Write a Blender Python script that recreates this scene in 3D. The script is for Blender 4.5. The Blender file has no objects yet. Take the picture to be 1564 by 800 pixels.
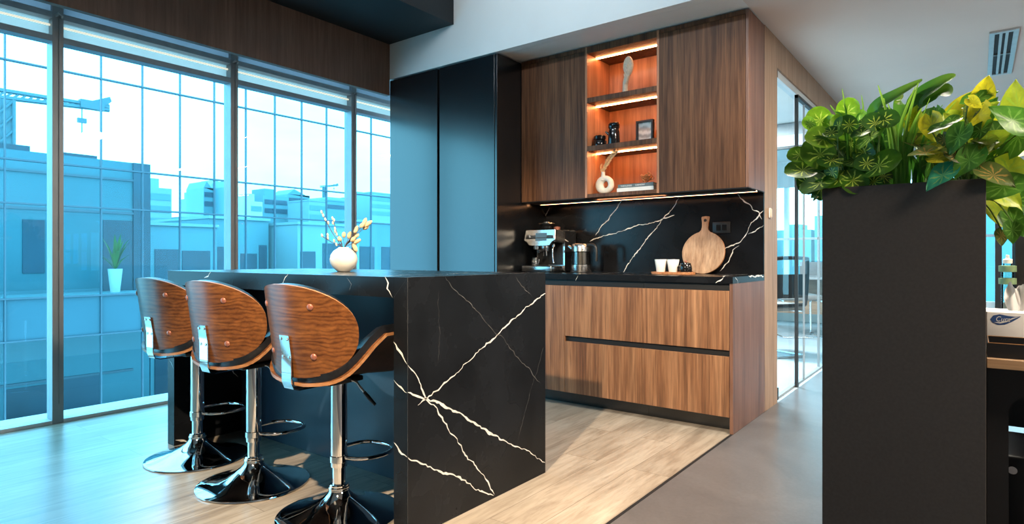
import bpy, bmesh, math, random
from mathutils import Vector, Matrix, noise
PI = math.pi
scene = bpy.context.scene
COL = scene.collection
rnd = random.Random(11)

# ------------------------------------------------------------------ helpers
def V(*a):
    return Vector(a)

def new():
    return bmesh.new()

def box(bm, x0, x1, y0, y1, z0, z1, mi=0):
    vs = [bm.verts.new((x, y, z)) for x in (x0, x1) for y in (y0, y1) for z in (z0, z1)]
    for q in ((0, 1, 3, 2), (4, 6, 7, 5), (0, 4, 5, 1), (2, 3, 7, 6), (0, 2, 6, 4), (1, 5, 7, 3)):
        f = bm.faces.new([vs[i] for i in q]); f.material_index = mi
    return vs

def rbox(bm, x0, x1, y0, y1, z0, z1, r=0.01, seg=3, mi=0):
    """box with rounded edges"""
    b = bmesh.new()
    box(b, x0, x1, y0, y1, z0, z1)
    bmesh.ops.bevel(b, geom=b.edges[:], offset=r, segments=seg, profile=0.5, affect='EDGES')
    merge(bm, b, mi)

def merge(bm, b, mi=0, mat=None):
    m = {}
    for v in b.verts:
        m[v] = bm.verts.new(mat @ v.co if mat else v.co)
    for f in b.faces:
        try:
            g = bm.faces.new([m[v] for v in f.verts]); g.material_index = mi
        except ValueError:
            pass
    b.free()

def lathe(bm, prof, c=(0, 0, 0), n=32, mi=0, axis='Z', closed=False):
    c = Vector(c); rings = []
    def pt(r, h, a):
        if axis == 'Z': return c + Vector((r*math.cos(a), r*math.sin(a), h))
        if axis == 'Y': return c + Vector((r*math.cos(a), h, r*math.sin(a)))
        return c + Vector((h, r*math.cos(a), r*math.sin(a)))
    for r, h in prof:
        if r < 1e-6:
            rings.append([bm.verts.new(pt(0, h, 0))])
        else:
            rings.append([bm.verts.new(pt(r, h, 2*PI*i/n)) for i in range(n)])
    k = len(rings)
    for j in range(k if closed else k-1):
        A, B = rings[j], rings[(j+1) % k]
        for i in range(n):
            a, b = A[i % len(A)], A[(i+1) % len(A)]
            d, e = B[i % len(B)], B[(i+1) % len(B)]
            vs = []
            for q in (a, b, e, d):
                if q not in vs: vs.append(q)
            if len(vs) > 2:
                try:
                    f = bm.faces.new(vs); f.material_index = mi
                except ValueError:
                    pass

def tube(bm, pts, r, n=8, mi=0, closed=False):
    pts = [Vector(p) for p in pts]; k = len(pts)
    rs = r if isinstance(r, (list, tuple)) else [r]*k
    rings = []; u = None
    for i, p in enumerate(pts):
        if closed: t = pts[(i+1) % k] - pts[i-1]
        elif i == 0: t = pts[1] - p
        elif i == k-1: t = p - pts[i-1]
        else: t = (pts[i+1]-p).normalized() + (p-pts[i-1]).normalized()
        if t.length < 1e-9: t = Vector((0, 0, 1))
        t.normalize()
        if u is None:
            u = t.orthogonal().normalized()
        else:
            u = (u - t*u.dot(t))
            u = u.normalized() if u.length > 1e-6 else t.orthogonal().normalized()
        w = t.cross(u)
        rings.append([bm.verts.new(p + (u*math.cos(2*PI*j/n) + w*math.sin(2*PI*j/n))*rs[i]) for j in range(n)])
    for i in range(k if closed else k-1):
        A, B = rings[i], rings[(i+1) % k]
        off = 0
        if closed and i == k-1:
            off = min(range(n), key=lambda o: sum((A[j].co-B[(j+o) % n].co).length for j in range(n)))
        for j in range(n):
            f = bm.faces.new((A[j], A[(j+1) % n], B[(j+1+off) % n], B[(j+off) % n])); f.material_index = mi
    if not closed:
        for R, rev in ((rings[0], True), (rings[-1], False)):
            f = bm.faces.new(list(reversed(R)) if rev else R); f.material_index = mi

def smooth_path(pts, n=6, closed=False):
    """Catmull-Rom through the points"""
    P = [Vector(p) for p in pts]; k = len(P); out = []
    for i in range(k if closed else k-1):
        if closed: a, b, c, d = P[i-1], P[i], P[(i+1) % k], P[(i+2) % k]
        else: a, b, c, d = P[max(i-1, 0)], P[i], P[i+1], P[min(i+2, k-1)]
        for j in range(n):
            t = j/n
            out.append(0.5*((2*b) + (c-a)*t + (2*a-5*b+4*c-d)*t*t + (3*b-a-3*c+d)*t**3))
    if not closed: out.append(P[-1])
    return out

def prism(bm, poly, vec, mi=0):
    vec = Vector(vec)
    A = [bm.verts.new(Vector(p)) for p in poly]
    B = [bm.verts.new(Vector(p)+vec) for p in poly]
    n = len(A)
    for f in (bm.faces.new(list(reversed(A))), bm.faces.new(B)): f.material_index = mi
    for i in range(n):
        f = bm.faces.new((A[i], A[(i+1) % n], B[(i+1) % n], B[i])); f.material_index = mi

def ribbon(bm, pts, nrm, width, mi, rr, jit=0.0045, step=0.012):
    """a ragged mineral vein lying on a surface"""
    P = [Vector(p) for p in pts]; nrm = Vector(nrm)
    fine = []
    for a, b in zip(P, P[1:]):
        m = max(1, int((b-a).length/step))
        for i in range(m): fine.append(a.lerp(b, i/m))
    fine.append(P[-1])
    prev = None; n = len(fine); off = 0; ww = width
    for i, p in enumerate(fine):
        t = (fine[min(i+1, n-1)] - fine[max(i-1, 0)]).normalized()
        s = nrm.cross(t)
        off = 0.6*off + rr.uniform(-1, 1)*jit*(1 if 0 < i < n-1 else 0)
        ww = 0.62*ww + 0.38*width*rr.choice((0.12, 0.2, 0.4, 0.7, 1.0, 1.7))
        e = min(1, i/3+0.15, (n-1-i)/3+0.15)
        q = p + s*off + nrm*0.0006
        cur = (bm.verts.new(q + s*ww*e*0.5), bm.verts.new(q - s*ww*e*0.5))
        if prev:
            f = bm.faces.new((prev[0], prev[1], cur[1], cur[0])); f.material_index = mi
            if f.normal.dot(nrm) < 0: f.normal_flip()
        prev = cur

def obj(name, bm, mats, parent=None, smooth=None, bevel=0, local=False, fixn=True):
    me = bpy.data.meshes.new(name)
    if fixn: bmesh.ops.recalc_face_normals(bm, faces=bm.faces[:])
    bm.to_mesh(me); bm.free()
    if not isinstance(mats, (list, tuple)): mats = [mats]
    for m in mats: me.materials.append(m)
    o = bpy.data.objects.new(name, me); COL.objects.link(o)
    if parent is not None:
        o.parent = parent
        if not local:
            r = parent
            off = Vector((0, 0, 0))
            while r is not None:
                off += r.location; r = r.parent
            me.transform(Matrix.Translation(-off))
    if smooth:
        me.shade_smooth()
        me.set_sharp_from_angle(angle=math.radians(smooth if smooth is not True else 40))
    if bevel:
        md = o.modifiers.new('Bevel', 'BEVEL'); md.width = bevel; md.segments = 2; md.limit_method = 'ANGLE'
        md.angle_limit = math.radians(50)
    return o

def thing(name, label, cat, loc=(0, 0, 0), rotz=0, group=None):
    o = bpy.data.objects.new(name, None); COL.objects.link(o)
    o.empty_display_size = 0.05
    o.location = loc; o.rotation_euler = (0, 0, rotz)
    o['label'] = label; o['category'] = cat
    if group: o['group'] = group
    return o

def tag(o, label, cat, group=None):
    o['label'] = label; o['category'] = cat
    if group: o['group'] = group
    return o

def struct(name, bm, m, parent=None, **k):
    o = obj(name, bm, m, parent, **k)
    if parent is None: o['kind'] = 'structure'
    return o

def dup(root, loc, rotz, label, group=None):
    r = root.copy(); COL.objects.link(r); r.location = loc; r.rotation_euler = (0, 0, rotz)
    r['label'] = label
    if group: r['group'] = group
    for ch in list(root.children):
        c = ch.copy(); COL.objects.link(c); c.parent = r
        for g in list(ch.children):
            d = g.copy(); COL.objects.link(d); d.parent = c
    return r

# ------------------------------------------------------------------ materials
class NT:
    def __init__(s, name):
        s.m = bpy.data.materials.new(name); s.m.use_nodes = True
        s.t = s.m.node_tree; s.n = s.t.nodes; s.l = s.t.links
        s.p = s.n['Principled BSDF']; s.out = s.n['Material Output']
    def add(s, kind, **k):
        n = s.n.new(kind)
        for a, b in k.items():
            if a in n.inputs.keys(): n.inputs[a].default_value = b
            else: setattr(n, a, b)
        return n
    def set(s, **k):
        for a, b in k.items(): s.p.inputs[a.replace('_', ' ')].default_value = b
    def link(s, a, b): s.l.new(a, b)
    def coord(s, scale=(1, 1, 1), rand=0.0, rot=(0, 0, 0)):
        tc = s.add('ShaderNodeTexCoord'); src = tc.outputs['Object']
        if rand:
            oi = s.add('ShaderNodeObjectInfo')
            mu = s.add('ShaderNodeVectorMath', operation='SCALE')
            mu.inputs[0].default_value = (rand, rand*1.7, rand*0.6)
            s.link(oi.outputs['Random'], mu.inputs['Scale'])
            ad = s.add('ShaderNodeVectorMath', operation='ADD')
            s.link(src, ad.inputs[0]); s.link(mu.outputs[0], ad.inputs[1]); src = ad.outputs[0]
        mp = s.add('ShaderNodeMapping'); mp.inputs['Scale'].default_value = scale; mp.inputs['Rotation'].default_value = rot
        s.link(src, mp.inputs[0]); return mp.outputs[0]
    def noise(s, vec, scale, detail=3, rough=0.5, dist=0.0):
        n = s.add('ShaderNodeTexNoise'); n.inputs['Scale'].default_value = scale
        n.inputs['Detail'].default_value = detail; n.inputs['Roughness'].default_value = rough
        n.inputs['Distortion'].default_value = dist
        s.link(vec, n.inputs['Vector']); return n.outputs['Fac']
    def ramp(s, fac, stops):
        r = s.add('ShaderNodeValToRGB'); e = r.color_ramp.elements
        while len(e) < len(stops): e.new(0.5)
        for k, (pos, c) in zip(e, stops):
            k.position = pos; k.color = (*c, 1) if len(c) == 3 else c
        s.link(fac, r.inputs[0]); return r.outputs[0]
    def mix(s, fac, a, b, mode='MIX'):
        x = s.add('ShaderNodeMix', data_type='RGBA', blend_type=mode)
        for v, i in ((fac, 0), (a, 6), (b, 7)):
            if isinstance(v, (int, float)): x.inputs[i].default_value = v
            elif isinstance(v, tuple): x.inputs[i].default_value = (*v, 1)
            else: s.link(v, x.inputs[i])
        return x.outputs[2]
    def bump(s, h, strength=0.1, dist=0.01):
        b = s.add('ShaderNodeBump'); b.inputs['Strength'].default_value = strength; b.inputs['Distance'].default_value = dist
        s.link(h, b.inputs['Height']); s.link(b.outputs[0], s.p.inputs['Normal'])

def plain(name, col, rough=0.5, metal=0.0, mottled=0.06, scale=18, spec=0.5, coat=0.0, rvar=0.0):
    """procedural paint / metal / plastic with a slight mottle"""
    s = NT(name)
    s.set(Roughness=rough, Metallic=metal)
    s.p.inputs['Specular IOR Level'].default_value = spec
    if coat: s.p.inputs['Coat Weight'].default_value = coat
    f = s.noise(s.coord(), scale, 4)
    lo = tuple(max(0, c*(1-mottled)) for c in col); hi = tuple(min(1, c*(1+mottled)) for c in col)
    s.link(s.ramp(f, [(0.3, lo), (0.7, hi)]), s.p.inputs['Base Color'])
    if rvar:
        m = s.add('ShaderNodeMapRange'); m.inputs[3].default_value = rough-rvar; m.inputs[4].default_value = rough+rvar
        s.link(f, m.inputs[0]); s.link(m.outputs[0], s.p.inputs['Roughness'])
    return s.m

def wood(name, dark, mid, light, grain='Z', band=9, fine=70, rough=0.42, rand=7.0, stretch=0.05, contrast=0.5, ring=0.0, spec=0.5):
    s = NT(name)
    st = {'X': (stretch, 1, 1), 'Y': (1, stretch, 1), 'Z': (1, 1, stretch)}[grain]
    vec = s.coord(st, rand)
    n1 = s.noise(vec, band, 3, 0.55, 0.35)
    n2 = s.noise(vec, band*3.1, 4, 0.6, 0.6)
    n3 = s.noise(vec, fine, 3, 0.6)
    c1 = s.ramp(n1, [(0.30, dark), (0.47, mid), (0.66, light)])
    c2 = s.ramp(n2, [(0.36, dark), (0.52, mid), (0.7, light)])
    c = s.mix(0.5, c1, c2)
    if ring:
        w = s.add('ShaderNodeTexWave', wave_type='BANDS', bands_direction='Z' if grain != 'Z' else 'X')
        w.inputs['Scale'].default_value = ring; w.inputs['Distortion'].default_value = 9.0
        w.inputs['Detail'].default_value = 2.5; w.inputs['Detail Scale'].default_value = 1.1
        s.link(vec, w.inputs['Vector'])
        c = s.mix(0.34, c, s.ramp(w.outputs['Fac'], [(0.0, dark), (0.25, mid), (0.8, light)]))
    f = s.ramp(n3, [(0.3, (1-contrast*0.55,)*3), (0.6, (1.0, 1.0, 1.0))])
    c = s.mix(1.0, c, f, 'MULTIPLY')
    s.link(c, s.p.inputs['Base Color'])
    s.set(Roughness=rough); s.p.inputs['Specular IOR Level'].default_value = spec
    s.bump(n3, 0.05, 0.002)
    return s.m

def glass(name, tint, refl=0.10, rough=0.0):
    """thin pane: tinted see-through film with a mirror coat that strengthens at grazing angles"""
    s = NT(name); s.n.remove(s.p)
    tr = s.add('ShaderNodeBsdfTransparent'); tr.inputs[0].default_value = (*tint, 1)
    gl = s.add('ShaderNodeBsdfGlossy'); gl.inputs['Roughness'].default_value = rough
    gl.inputs[0].default_value = (0.9, 0.97, 1, 1)
    f = s.add('ShaderNodeFresnel'); f.inputs[0].default_value = 1.45
    n = s.noise(s.coord(), 3, 2)
    a = s.add('ShaderNodeMath', operation='MULTIPLY'); s.link(f.outputs[0], a.inputs[0]); a.inputs[1].default_value = refl*10
    b = s.add('ShaderNodeMath', operation='MULTIPLY_ADD'); s.link(n, b.inputs[0]); b.inputs[1].default_value = 0.004; s.link(a.outputs[0], b.inputs[2])
    b.use_clamp = True
    mx = s.add('ShaderNodeMixShader'); s.link(b.outputs[0], mx.inputs[0]); s.link(tr.outputs[0], mx.inputs[1]); s.link(gl.outputs[0], mx.inputs[2])
    s.link(mx.outputs[0], s.out.inputs[0]); return s.m

def emit(name, col, strength):
    s = NT(name); s.set(Base_Color=(*col, 1))
    s.p.inputs['Emission Color'].default_value = (*col, 1)
    s.p.inputs['Emission Strength'].default_value = strength
    return s.m

M = {}
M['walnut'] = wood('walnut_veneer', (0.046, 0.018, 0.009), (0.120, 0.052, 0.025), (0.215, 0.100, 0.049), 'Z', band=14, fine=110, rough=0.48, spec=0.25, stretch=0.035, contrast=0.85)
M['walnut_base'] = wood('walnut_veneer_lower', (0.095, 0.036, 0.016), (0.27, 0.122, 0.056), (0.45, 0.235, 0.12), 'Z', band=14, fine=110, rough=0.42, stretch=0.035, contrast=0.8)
M['walnut_end'] = wood('walnut_veneer_end', (0.10, 0.045, 0.030), (0.18, 0.085, 0.055), (0.26, 0.135, 0.09), 'Z', band=10, rough=0.42)
M['walnut_niche_lit'] = wood('walnut_niche_lit', (0.27, 0.115, 0.055), (0.43, 0.19, 0.095), (0.58, 0.28, 0.15), 'Z', band=10, rough=0.42)  # walnut lightened, glow of the LED strips put into its colour
M['header'] = wood('brown_wall_laminate', (0.10, 0.054, 0.036), (0.15, 0.086, 0.058), (0.20, 0.12, 0.082), 'Z', band=14, rough=0.5)
M['oak_col'] = wood('light_walnut_panel', (0.30, 0.185, 0.115), (0.38, 0.245, 0.155), (0.46, 0.31, 0.205), 'Z', band=12, rough=0.5)
M['stool_ply'] = wood('stool_walnut_ply', (0.048, 0.014, 0.005), (0.150, 0.050, 0.014), (0.26, 0.098, 0.028), 'X', band=13, fine=85, rough=0.30, stretch=0.10, ring=19.0)
M['ply_shade'] = wood('stool_ply_shaded', (0.020, 0.010, 0.007), (0.034, 0.017, 0.012), (0.05, 0.026, 0.018), 'X', band=13, rough=0.5)  # stool ply again, darkened: shade under the seat painted in
M['ply_edge'] = wood('stool_ply_edge', (0.32, 0.13, 0.05), (0.45, 0.20, 0.08), (0.55, 0.28, 0.12), 'X', band=20, rough=0.4)
M['oak_top'] = wood('desk_oak', (0.42, 0.25, 0.13), (0.52, 0.33, 0.18), (0.60, 0.40, 0.24), 'X', band=16, rough=0.45)
M['board'] = wood('board_acacia', (0.24, 0.13, 0.07), (0.40, 0.25, 0.15), (0.50, 0.34, 0.22), 'Z', band=18, rough=0.45)
M['board_edge'] = wood('board_edge', (0.40, 0.15, 0.05), (0.54, 0.22, 0.085), (0.62, 0.28, 0.12), 'Z', band=18, rough=0.45)  # edge wood with the orange of the LED glow painted in
M['credenza'] = wood('credenza_wood', (0.26, 0.14, 0.08), (0.38, 0.22, 0.13), (0.48, 0.30, 0.18), 'X', band=9, rough=0.5)
M['marble'] = plain('black_marble', (0.0075, 0.0085, 0.0105), 0.27, mottled=0.35, scale=5, rvar=0.03, spec=0.14)
M['vein'] = plain('white_vein', (0.72, 0.69, 0.64), 0.35, mottled=0.2, scale=60)
M['vein_faint'] = plain('faint_vein', (0.16, 0.15, 0.14), 0.35, mottled=0.4, scale=60)
M['edge_light'] = plain('edge_glint', (0.22, 0.23, 0.24), 0.3)
M['navy'] = plain('dark_navy_panel', (0.016, 0.036, 0.068), 0.36, mottled=0.15, scale=4, rvar=0.04)
M['door_black'] = plain('black_satin_door', (0.005, 0.0065, 0.0085), 0.23, mottled=0.25, scale=3, spec=1.0, rvar=0.01)
M['black_gap'] = plain('black_channel', (0.004, 0.004, 0.005), 0.6)
M['black'] = plain('black_plastic', (0.010, 0.010, 0.011), 0.42)
M['black_gloss'] = plain('black_gloss', (0.008, 0.008, 0.009), 0.12)
M['leather'] = plain('black_leather', (0.009, 0.010, 0.013), 0.34, mottled=0.3, scale=90, rvar=0.08)
M['chrome'] = plain('chrome', (0.86, 0.87, 0.88), 0.045, 1.0, mottled=0.02)
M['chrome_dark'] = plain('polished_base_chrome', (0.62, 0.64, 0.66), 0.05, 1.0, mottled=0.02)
M['steel'] = plain('brushed_steel', (0.60, 0.60, 0.60), 0.24, 1.0, mottled=0.08, scale=40, rvar=0.06)
M['copper'] = plain('copper_rivet', (0.40, 0.15, 0.10), 0.35, 0.4)
M['wall'] = plain('white_wall_paint', (0.80, 0.80, 0.79), 0.75, mottled=0.02, scale=3)
M['ceil'] = plain('ceiling_paint', (0.74, 0.66, 0.61), 0.8, mottled=0.02, scale=2)
M['beam'] = plain('black_beam_paint', (0.0055, 0.009, 0.013), 0.55, mottled=0.2, scale=2)
M['frame_al'] = plain('window_aluminium', (0.30, 0.31, 0.32), 0.42, 0.35, mottled=0.05, scale=8)
M['frame_lt'] = plain('window_aluminium_light', (0.62, 0.68, 0.72), 0.5, 0.0, mottled=0.03)
M['pelmet'] = plain('pelmet_white', (0.66, 0.70, 0.72), 0.7, mottled=0.02)
M['sill'] = plain('sill_white', (0.70, 0.72, 0.72), 0.5, mottled=0.03)
M['white_cer'] = plain('white_ceramic', (0.78, 0.74, 0.66), 0.32, mottled=0.04)
M['cream_cer'] = plain('cream_matt_ceramic', (0.74, 0.66, 0.54), 0.75, mottled=0.06, scale=60)
M['cup'] = plain('white_cup_glaze', (0.82, 0.80, 0.75), 0.3, mottled=0.03)
M['stone'] = plain('sandstone', (0.52, 0.43, 0.33), 0.85, mottled=0.12, scale=70)
M['wire'] = plain('antique_gold_wire', (0.50, 0.27, 0.12), 0.35, 0.9)
M['paper'] = plain('paper_white', (0.82, 0.81, 0.79), 0.8, mottled=0.03)
M['book_grey'] = plain('book_slate', (0.12, 0.15, 0.16), 0.6)
M['book_white'] = plain('book_white', (0.74, 0.73, 0.70), 0.6)
M['plaster'] = plain('planter_charcoal', (0.062, 0.053, 0.048), 0.7, mottled=0.08, scale=120, spec=0.25)
M['soil'] = plain('dark_soil', (0.018, 0.014, 0.010), 0.95, mottled=0.5, scale=60)
M['stem'] = plain('green_stem', (0.10, 0.20, 0.04), 0.5, mottled=0.3, scale=30)
M['twig'] = plain('brown_twig', (0.10, 0.06, 0.04), 0.7, mottled=0.3, scale=80)
M['bunny'] = plain('bunny_tail_fluff', (0.74, 0.56, 0.33), 0.9, mottled=0.15, scale=300)
M['bud'] = plain('pussy_willow_bud', (0.70, 0.60, 0.50), 0.9, mottled=0.1, scale=200)
M['dried'] = plain('dried_leaf', (0.78, 0.46, 0.20), 0.8, mottled=0.2, scale=90)
M['switch'] = plain('switch_beige', (0.70, 0.55, 0.40), 0.4)
M['vent'] = plain('vent_aluminium', (0.55, 0.57, 0.58), 0.35, 0.55, mottled=0.06, scale=12)
M['blue_logo'] = plain('logo_navy', (0.03, 0.08, 0.24), 0.5)
M['green_band'] = plain('sage_green', (0.17, 0.29, 0.16), 0.5)
M['mesh_chair'] = plain('black_mesh_fabric', (0.010, 0.011, 0.013), 0.8)
M['grey_fabric'] = plain('grey_seat_fabric', (0.19, 0.18, 0.17), 0.9, mottled=0.2, scale=150)
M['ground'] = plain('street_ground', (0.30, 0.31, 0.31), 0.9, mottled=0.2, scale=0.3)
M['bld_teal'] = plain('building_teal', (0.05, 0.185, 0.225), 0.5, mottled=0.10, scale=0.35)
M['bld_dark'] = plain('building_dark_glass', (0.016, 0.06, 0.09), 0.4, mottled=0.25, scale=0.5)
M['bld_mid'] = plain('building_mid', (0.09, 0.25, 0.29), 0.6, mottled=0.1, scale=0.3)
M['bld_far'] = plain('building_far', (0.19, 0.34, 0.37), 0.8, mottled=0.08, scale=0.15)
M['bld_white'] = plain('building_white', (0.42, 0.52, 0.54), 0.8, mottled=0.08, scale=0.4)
M['crane'] = plain('crane_paint', (0.07, 0.17, 0.20), 0.6)
M['facade_al'] = plain('facade_mullion', (0.07, 0.12, 0.15), 0.5, 0.0)
M['pale_pot'] = plain('pale_pot', (0.55, 0.68, 0.70), 0.6)
M['leaf_plain'] = plain('deep_green_leaf', (0.05, 0.17, 0.03), 0.4, mottled=0.35, scale=25)
M['screen'] = plain('dark_screen', (0.015, 0.02, 0.03), 0.12)
M['laptop'] = plain('laptop_grey', (0.30, 0.28, 0.27), 0.4, 0.4)
M['spandrel'] = plain('spandrel_teal', (0.036, 0.115, 0.15), 0.35, mottled=0.06, scale=0.6)
M['win_glass'] = glass('window_glass', (0.255, 0.765, 1.0), 0.07)
def frosted(name, col):
    s = NT(name); s.n.remove(s.p)
    a = s.add('ShaderNodeBsdfTranslucent'); d = s.add('ShaderNodeBsdfDiffuse')
    c = s.ramp(s.noise(s.coord(), 6, 2), [(0.3, tuple(v*.95 for v in col)), (0.7, col)])
    s.link(c, a.inputs[0]); s.link(c, d.inputs[0])
    mx = s.add('ShaderNodeMixShader'); mx.inputs[0].default_value = 0.3
    s.link(a.outputs[0], mx.inputs[1]); s.link(d.outputs[0], mx.inputs[2]); s.link(mx.outputs[0], s.out.inputs[0]); return s.m
M['top_glass'] = frosted('window_top_frosted', (0.27, 0.46, 0.50))
M['head_bounce'] = frosted('window_head_frosted', (0.17, 0.30, 0.40))  # bluish bounce light on the head panel imitated by a translucent sheet
M['marble_gloss'] = plain('black_marble_polished', (0.0075, 0.0080, 0.0095), 0.20, mottled=0.35, scale=5, spec=0.26)
M['rail'] = plain('window_rail', (0.30, 0.36, 0.41), 0.5)
M['facade_glass'] = glass('facade_glass', (0.93, 0.985, 0.99), 0.05)
M['part_glass'] = glass('partition_glass', (0.88, 0.96, 0.975), 0.022)
M['cove'] = emit('light_streak', (1.0, 0.98, 0.80), 0.72)  # glow of an imitated light streak, no lamp stands here
M['far_glass'] = glass('far_window_glass', (0.42, 0.86, 0.97), 0.04)
M['kettle_glass'] = glass('kettle_glass', (0.62, 0.60, 0.56), 0.14)
M['clear'] = glass('clear_plastic', (0.80, 0.86, 0.82), 0.10)
M['led'] = emit('led_strip', (1.0, 0.40, 0.15), 62.0)
M['led_under'] = emit('led_strip_under', (1.0, 0.46, 0.20), 30.0)
M['screen_on'] = emit('coffee_display', (0.05, 0.10, 0.14), 0.6)

def floor_wood():
    s = NT('oak_plank_floor')
    tc = s.add('ShaderNodeTexCoord')
    mp = s.add('ShaderNodeMapping'); mp.inputs['Rotation'].default_value = (0, 0, PI/2)
    s.link(tc.outputs['Object'], mp.inputs[0])
    br = s.add('ShaderNodeTexBrick'); br.offset = 0.37; br.offset_frequency = 2
    br.inputs['Scale'].default_value = 1.0; br.inputs['Brick Width'].default_value = 1.35; br.inputs['Row Height'].default_value = 0.19
    br.inputs['Mortar Size'].default_value = 0.0016; br.inputs['Mortar Smooth'].default_value = 0.3
    br.inputs['Color1'].default_value = (0.20, 0.20, 0.20, 1); br.inputs['Color2'].default_value = (0.82, 0.82, 0.82, 1)
    br.inputs['Mortar'].default_value = (0.02, 0.02, 0.02, 1)
    s.link(mp.outputs[0], br.inputs['Vector'])
    # shift grain from plank to plank
    ad = s.add('ShaderNodeVectorMath', operation='MULTIPLY_ADD')
    s.link(br.outputs['Color'], ad.inputs[0]); ad.inputs[1].default_value = (9, 5, 3); s.link(tc.outputs['Object'], ad.inputs[2])
    m2 = s.add('ShaderNodeMapping'); m2.inputs['Scale'].default_value = (1, 0.11, 1); s.link(ad.outputs[0], m2.inputs[0])
    n1 = s.noise(m2.outputs[0], 9, 5, 0.6, 1.6)
    n2 = s.noise(m2.outputs[0], 46, 4, 0.65, 0.4)
    c = s.ramp(n1, [(0.28, (0.24, 0.19, 0.145)), (0.45, (0.41, 0.345, 0.275)), (0.62, (0.49, 0.425, 0.35)), (0.8, (0.55, 0.485, 0.405))])
    f = s.ramp(n2, [(0.3, (0.72, 0.70, 0.68)), (0.58, (1.0, 1.0, 1.0))])
    c = s.mix(1.0, c, f, 'MULTIPLY')
    tone = s.ramp(br.outputs['Color'], [(0.0, (0.35, 0.33, 0.30)), (0.15, (0.84, 0.82, 0.80)), (0.85, (1.08, 1.06, 1.04))])
    c = s.mix(1.0, c, tone, 'MULTIPLY')
    s.link(c, s.p.inputs['Base Color'])
    r = s.add('ShaderNodeMapRange'); r.inputs[3].default_value = 0.24; r.inputs[4].default_value = 0.40
    s.link(n1, r.inputs[0]); s.link(r.outputs[0], s.p.inputs['Roughness'])
    s.p.inputs['Specular IOR Level'].default_value = 0.7; s.p.inputs['Coat Weight'].default_value = 0.35; s.p.inputs['Coat Roughness'].default_value = 0.22
    s.bump(n2, 0.05, 0.002)
    return s.m
M['floor'] = floor_wood()

def vinyl():
    s = NT('grey_vinyl_floor')
    v = s.coord((1, 1, 1))
    n1 = s.noise(v, 2.2, 6, 0.65, 0.8); n2 = s.noise(v, 60, 4, 0.7)
    c = s.ramp(n1, [(0.3, (0.085, 0.081, 0.086)), (0.55, (0.118, 0.112, 0.117)), (0.75, (0.148, 0.141, 0.145))])
    c = s.mix(1.0, c, s.ramp(n2, [(0.3, (0.85, 0.85, 0.85)), (0.7, (1.05, 1.05, 1.05))]), 'MULTIPLY')
    s.link(c, s.p.inputs['Base Color']); s.set(Roughness=0.30)
    s.bump(n2, 0.03, 0.001)
    return s.m
M['vinyl'] = vinyl()
M['office_floor_lit'] = plain('office_vinyl_lit', (0.36, 0.40, 0.42), 0.25, mottled=0.08, scale=3)  # vinyl made lighter and bluer, window light put into its colour

def leaf_mat():
    """colour per leaf from the mesh, veins drawn from the leaf's own UV, slightly translucent"""
    s = NT('leaf_variegated')
    at = s.add('ShaderNodeAttribute'); at.attribute_name = 'leafcol'
    av = s.add('ShaderNodeAttribute'); av.attribute_name = 'veincol'
    uv = s.add('ShaderNodeUVMap'); uv.uv_map = 'UVMap'
    sep = s.add('ShaderNodeSeparateXYZ'); s.link(uv.outputs[0], sep.inputs[0])
    def math_(op, a, b=None, clamp=False):
        n = s.add('ShaderNodeMath', operation=op); n.use_clamp = clamp
        for i, x in enumerate((a, b)):
            if x is None: continue
            if isinstance(x, (int, float)): n.inputs[i].default_value = x
            else: s.link(x, n.inputs[i])
        return n.outputs[0]
    u = math_('SUBTRACT', sep.outputs[0], 0.5); v = math_('SUBTRACT', sep.outputs[1], 0.36)
    ang = math_('ARCTAN2', u, v)
    rad = math_('SQRT', math_('ADD', math_('MULTIPLY', u, u), math_('MULTIPLY', v, v)))
    nz = s.noise(uv.outputs[0], 9, 3, 0.6)
    wob = math_('MULTIPLY', math_('SUBTRACT', nz, 0.5), 3.2)
    st = math_('COSINE', math_('ADD', math_('MULTIPLY', ang, 9.0), wob))
    lim = math_('MULTIPLY_ADD', rad, 1.9); 
    lim.node.inputs[2].default_value = 0.10
    m = math_('MULTIPLY', math_('SUBTRACT', st, lim), 5.0, True)
    fade = math_('MULTIPLY', math_('SUBTRACT', 0.44, rad), 9.0, True)
    vein = math_('MULTIPLY', m, fade)
    nl = s.noise(uv.outputs[0], 3.0, 3, 0.6)
    base = s.mix(1.0, at.outputs['Color'], s.ramp(nl, [(0.3, (0.65, 0.70, 0.65)), (0.7, (1.15, 1.12, 1.0))]), 'MULTIPLY')
    col = s.mix(vein, base, av.outputs['Color'])
    s.link(col, s.p.inputs['Base Color']); s.set(Roughness=0.38)
    tl = s.add('ShaderNodeBsdfTranslucent'); s.link(col, tl.inputs[0])
    mx = s.add('ShaderNodeMixShader'); mx.inputs[0].default_value = 0.30
    s.link(s.p.outputs[0], mx.inputs[1]); s.link(tl.outputs[0], mx.inputs[2]); s.link(mx.outputs[0], s.out.inputs[0])
    return s.m
M['leaf'] = leaf_mat()

def art_mat():
    s = NT('abstract_print')
    w = s.add('ShaderNodeTexWave', wave_type='RINGS'); w.inputs['Scale'].default_value = 9
    w.inputs['Distortion'].default_value = 9; w.inputs['Detail'].default_value = 3
    s.link(s.coord((1, 1, 0.6)), w.inputs['Vector'])
    s.link(s.ramp(w.outputs['Fac'], [(0.0, (0.45, 0.44, 0.40)), (0.5, (0.66, 0.65, 0.60)), (0.9, (0.84, 0.83, 0.77))]), s.p.inputs['Base Color'])
    s.set(Roughness=0.35); return s.m
M['art'] = art_mat()

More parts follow.
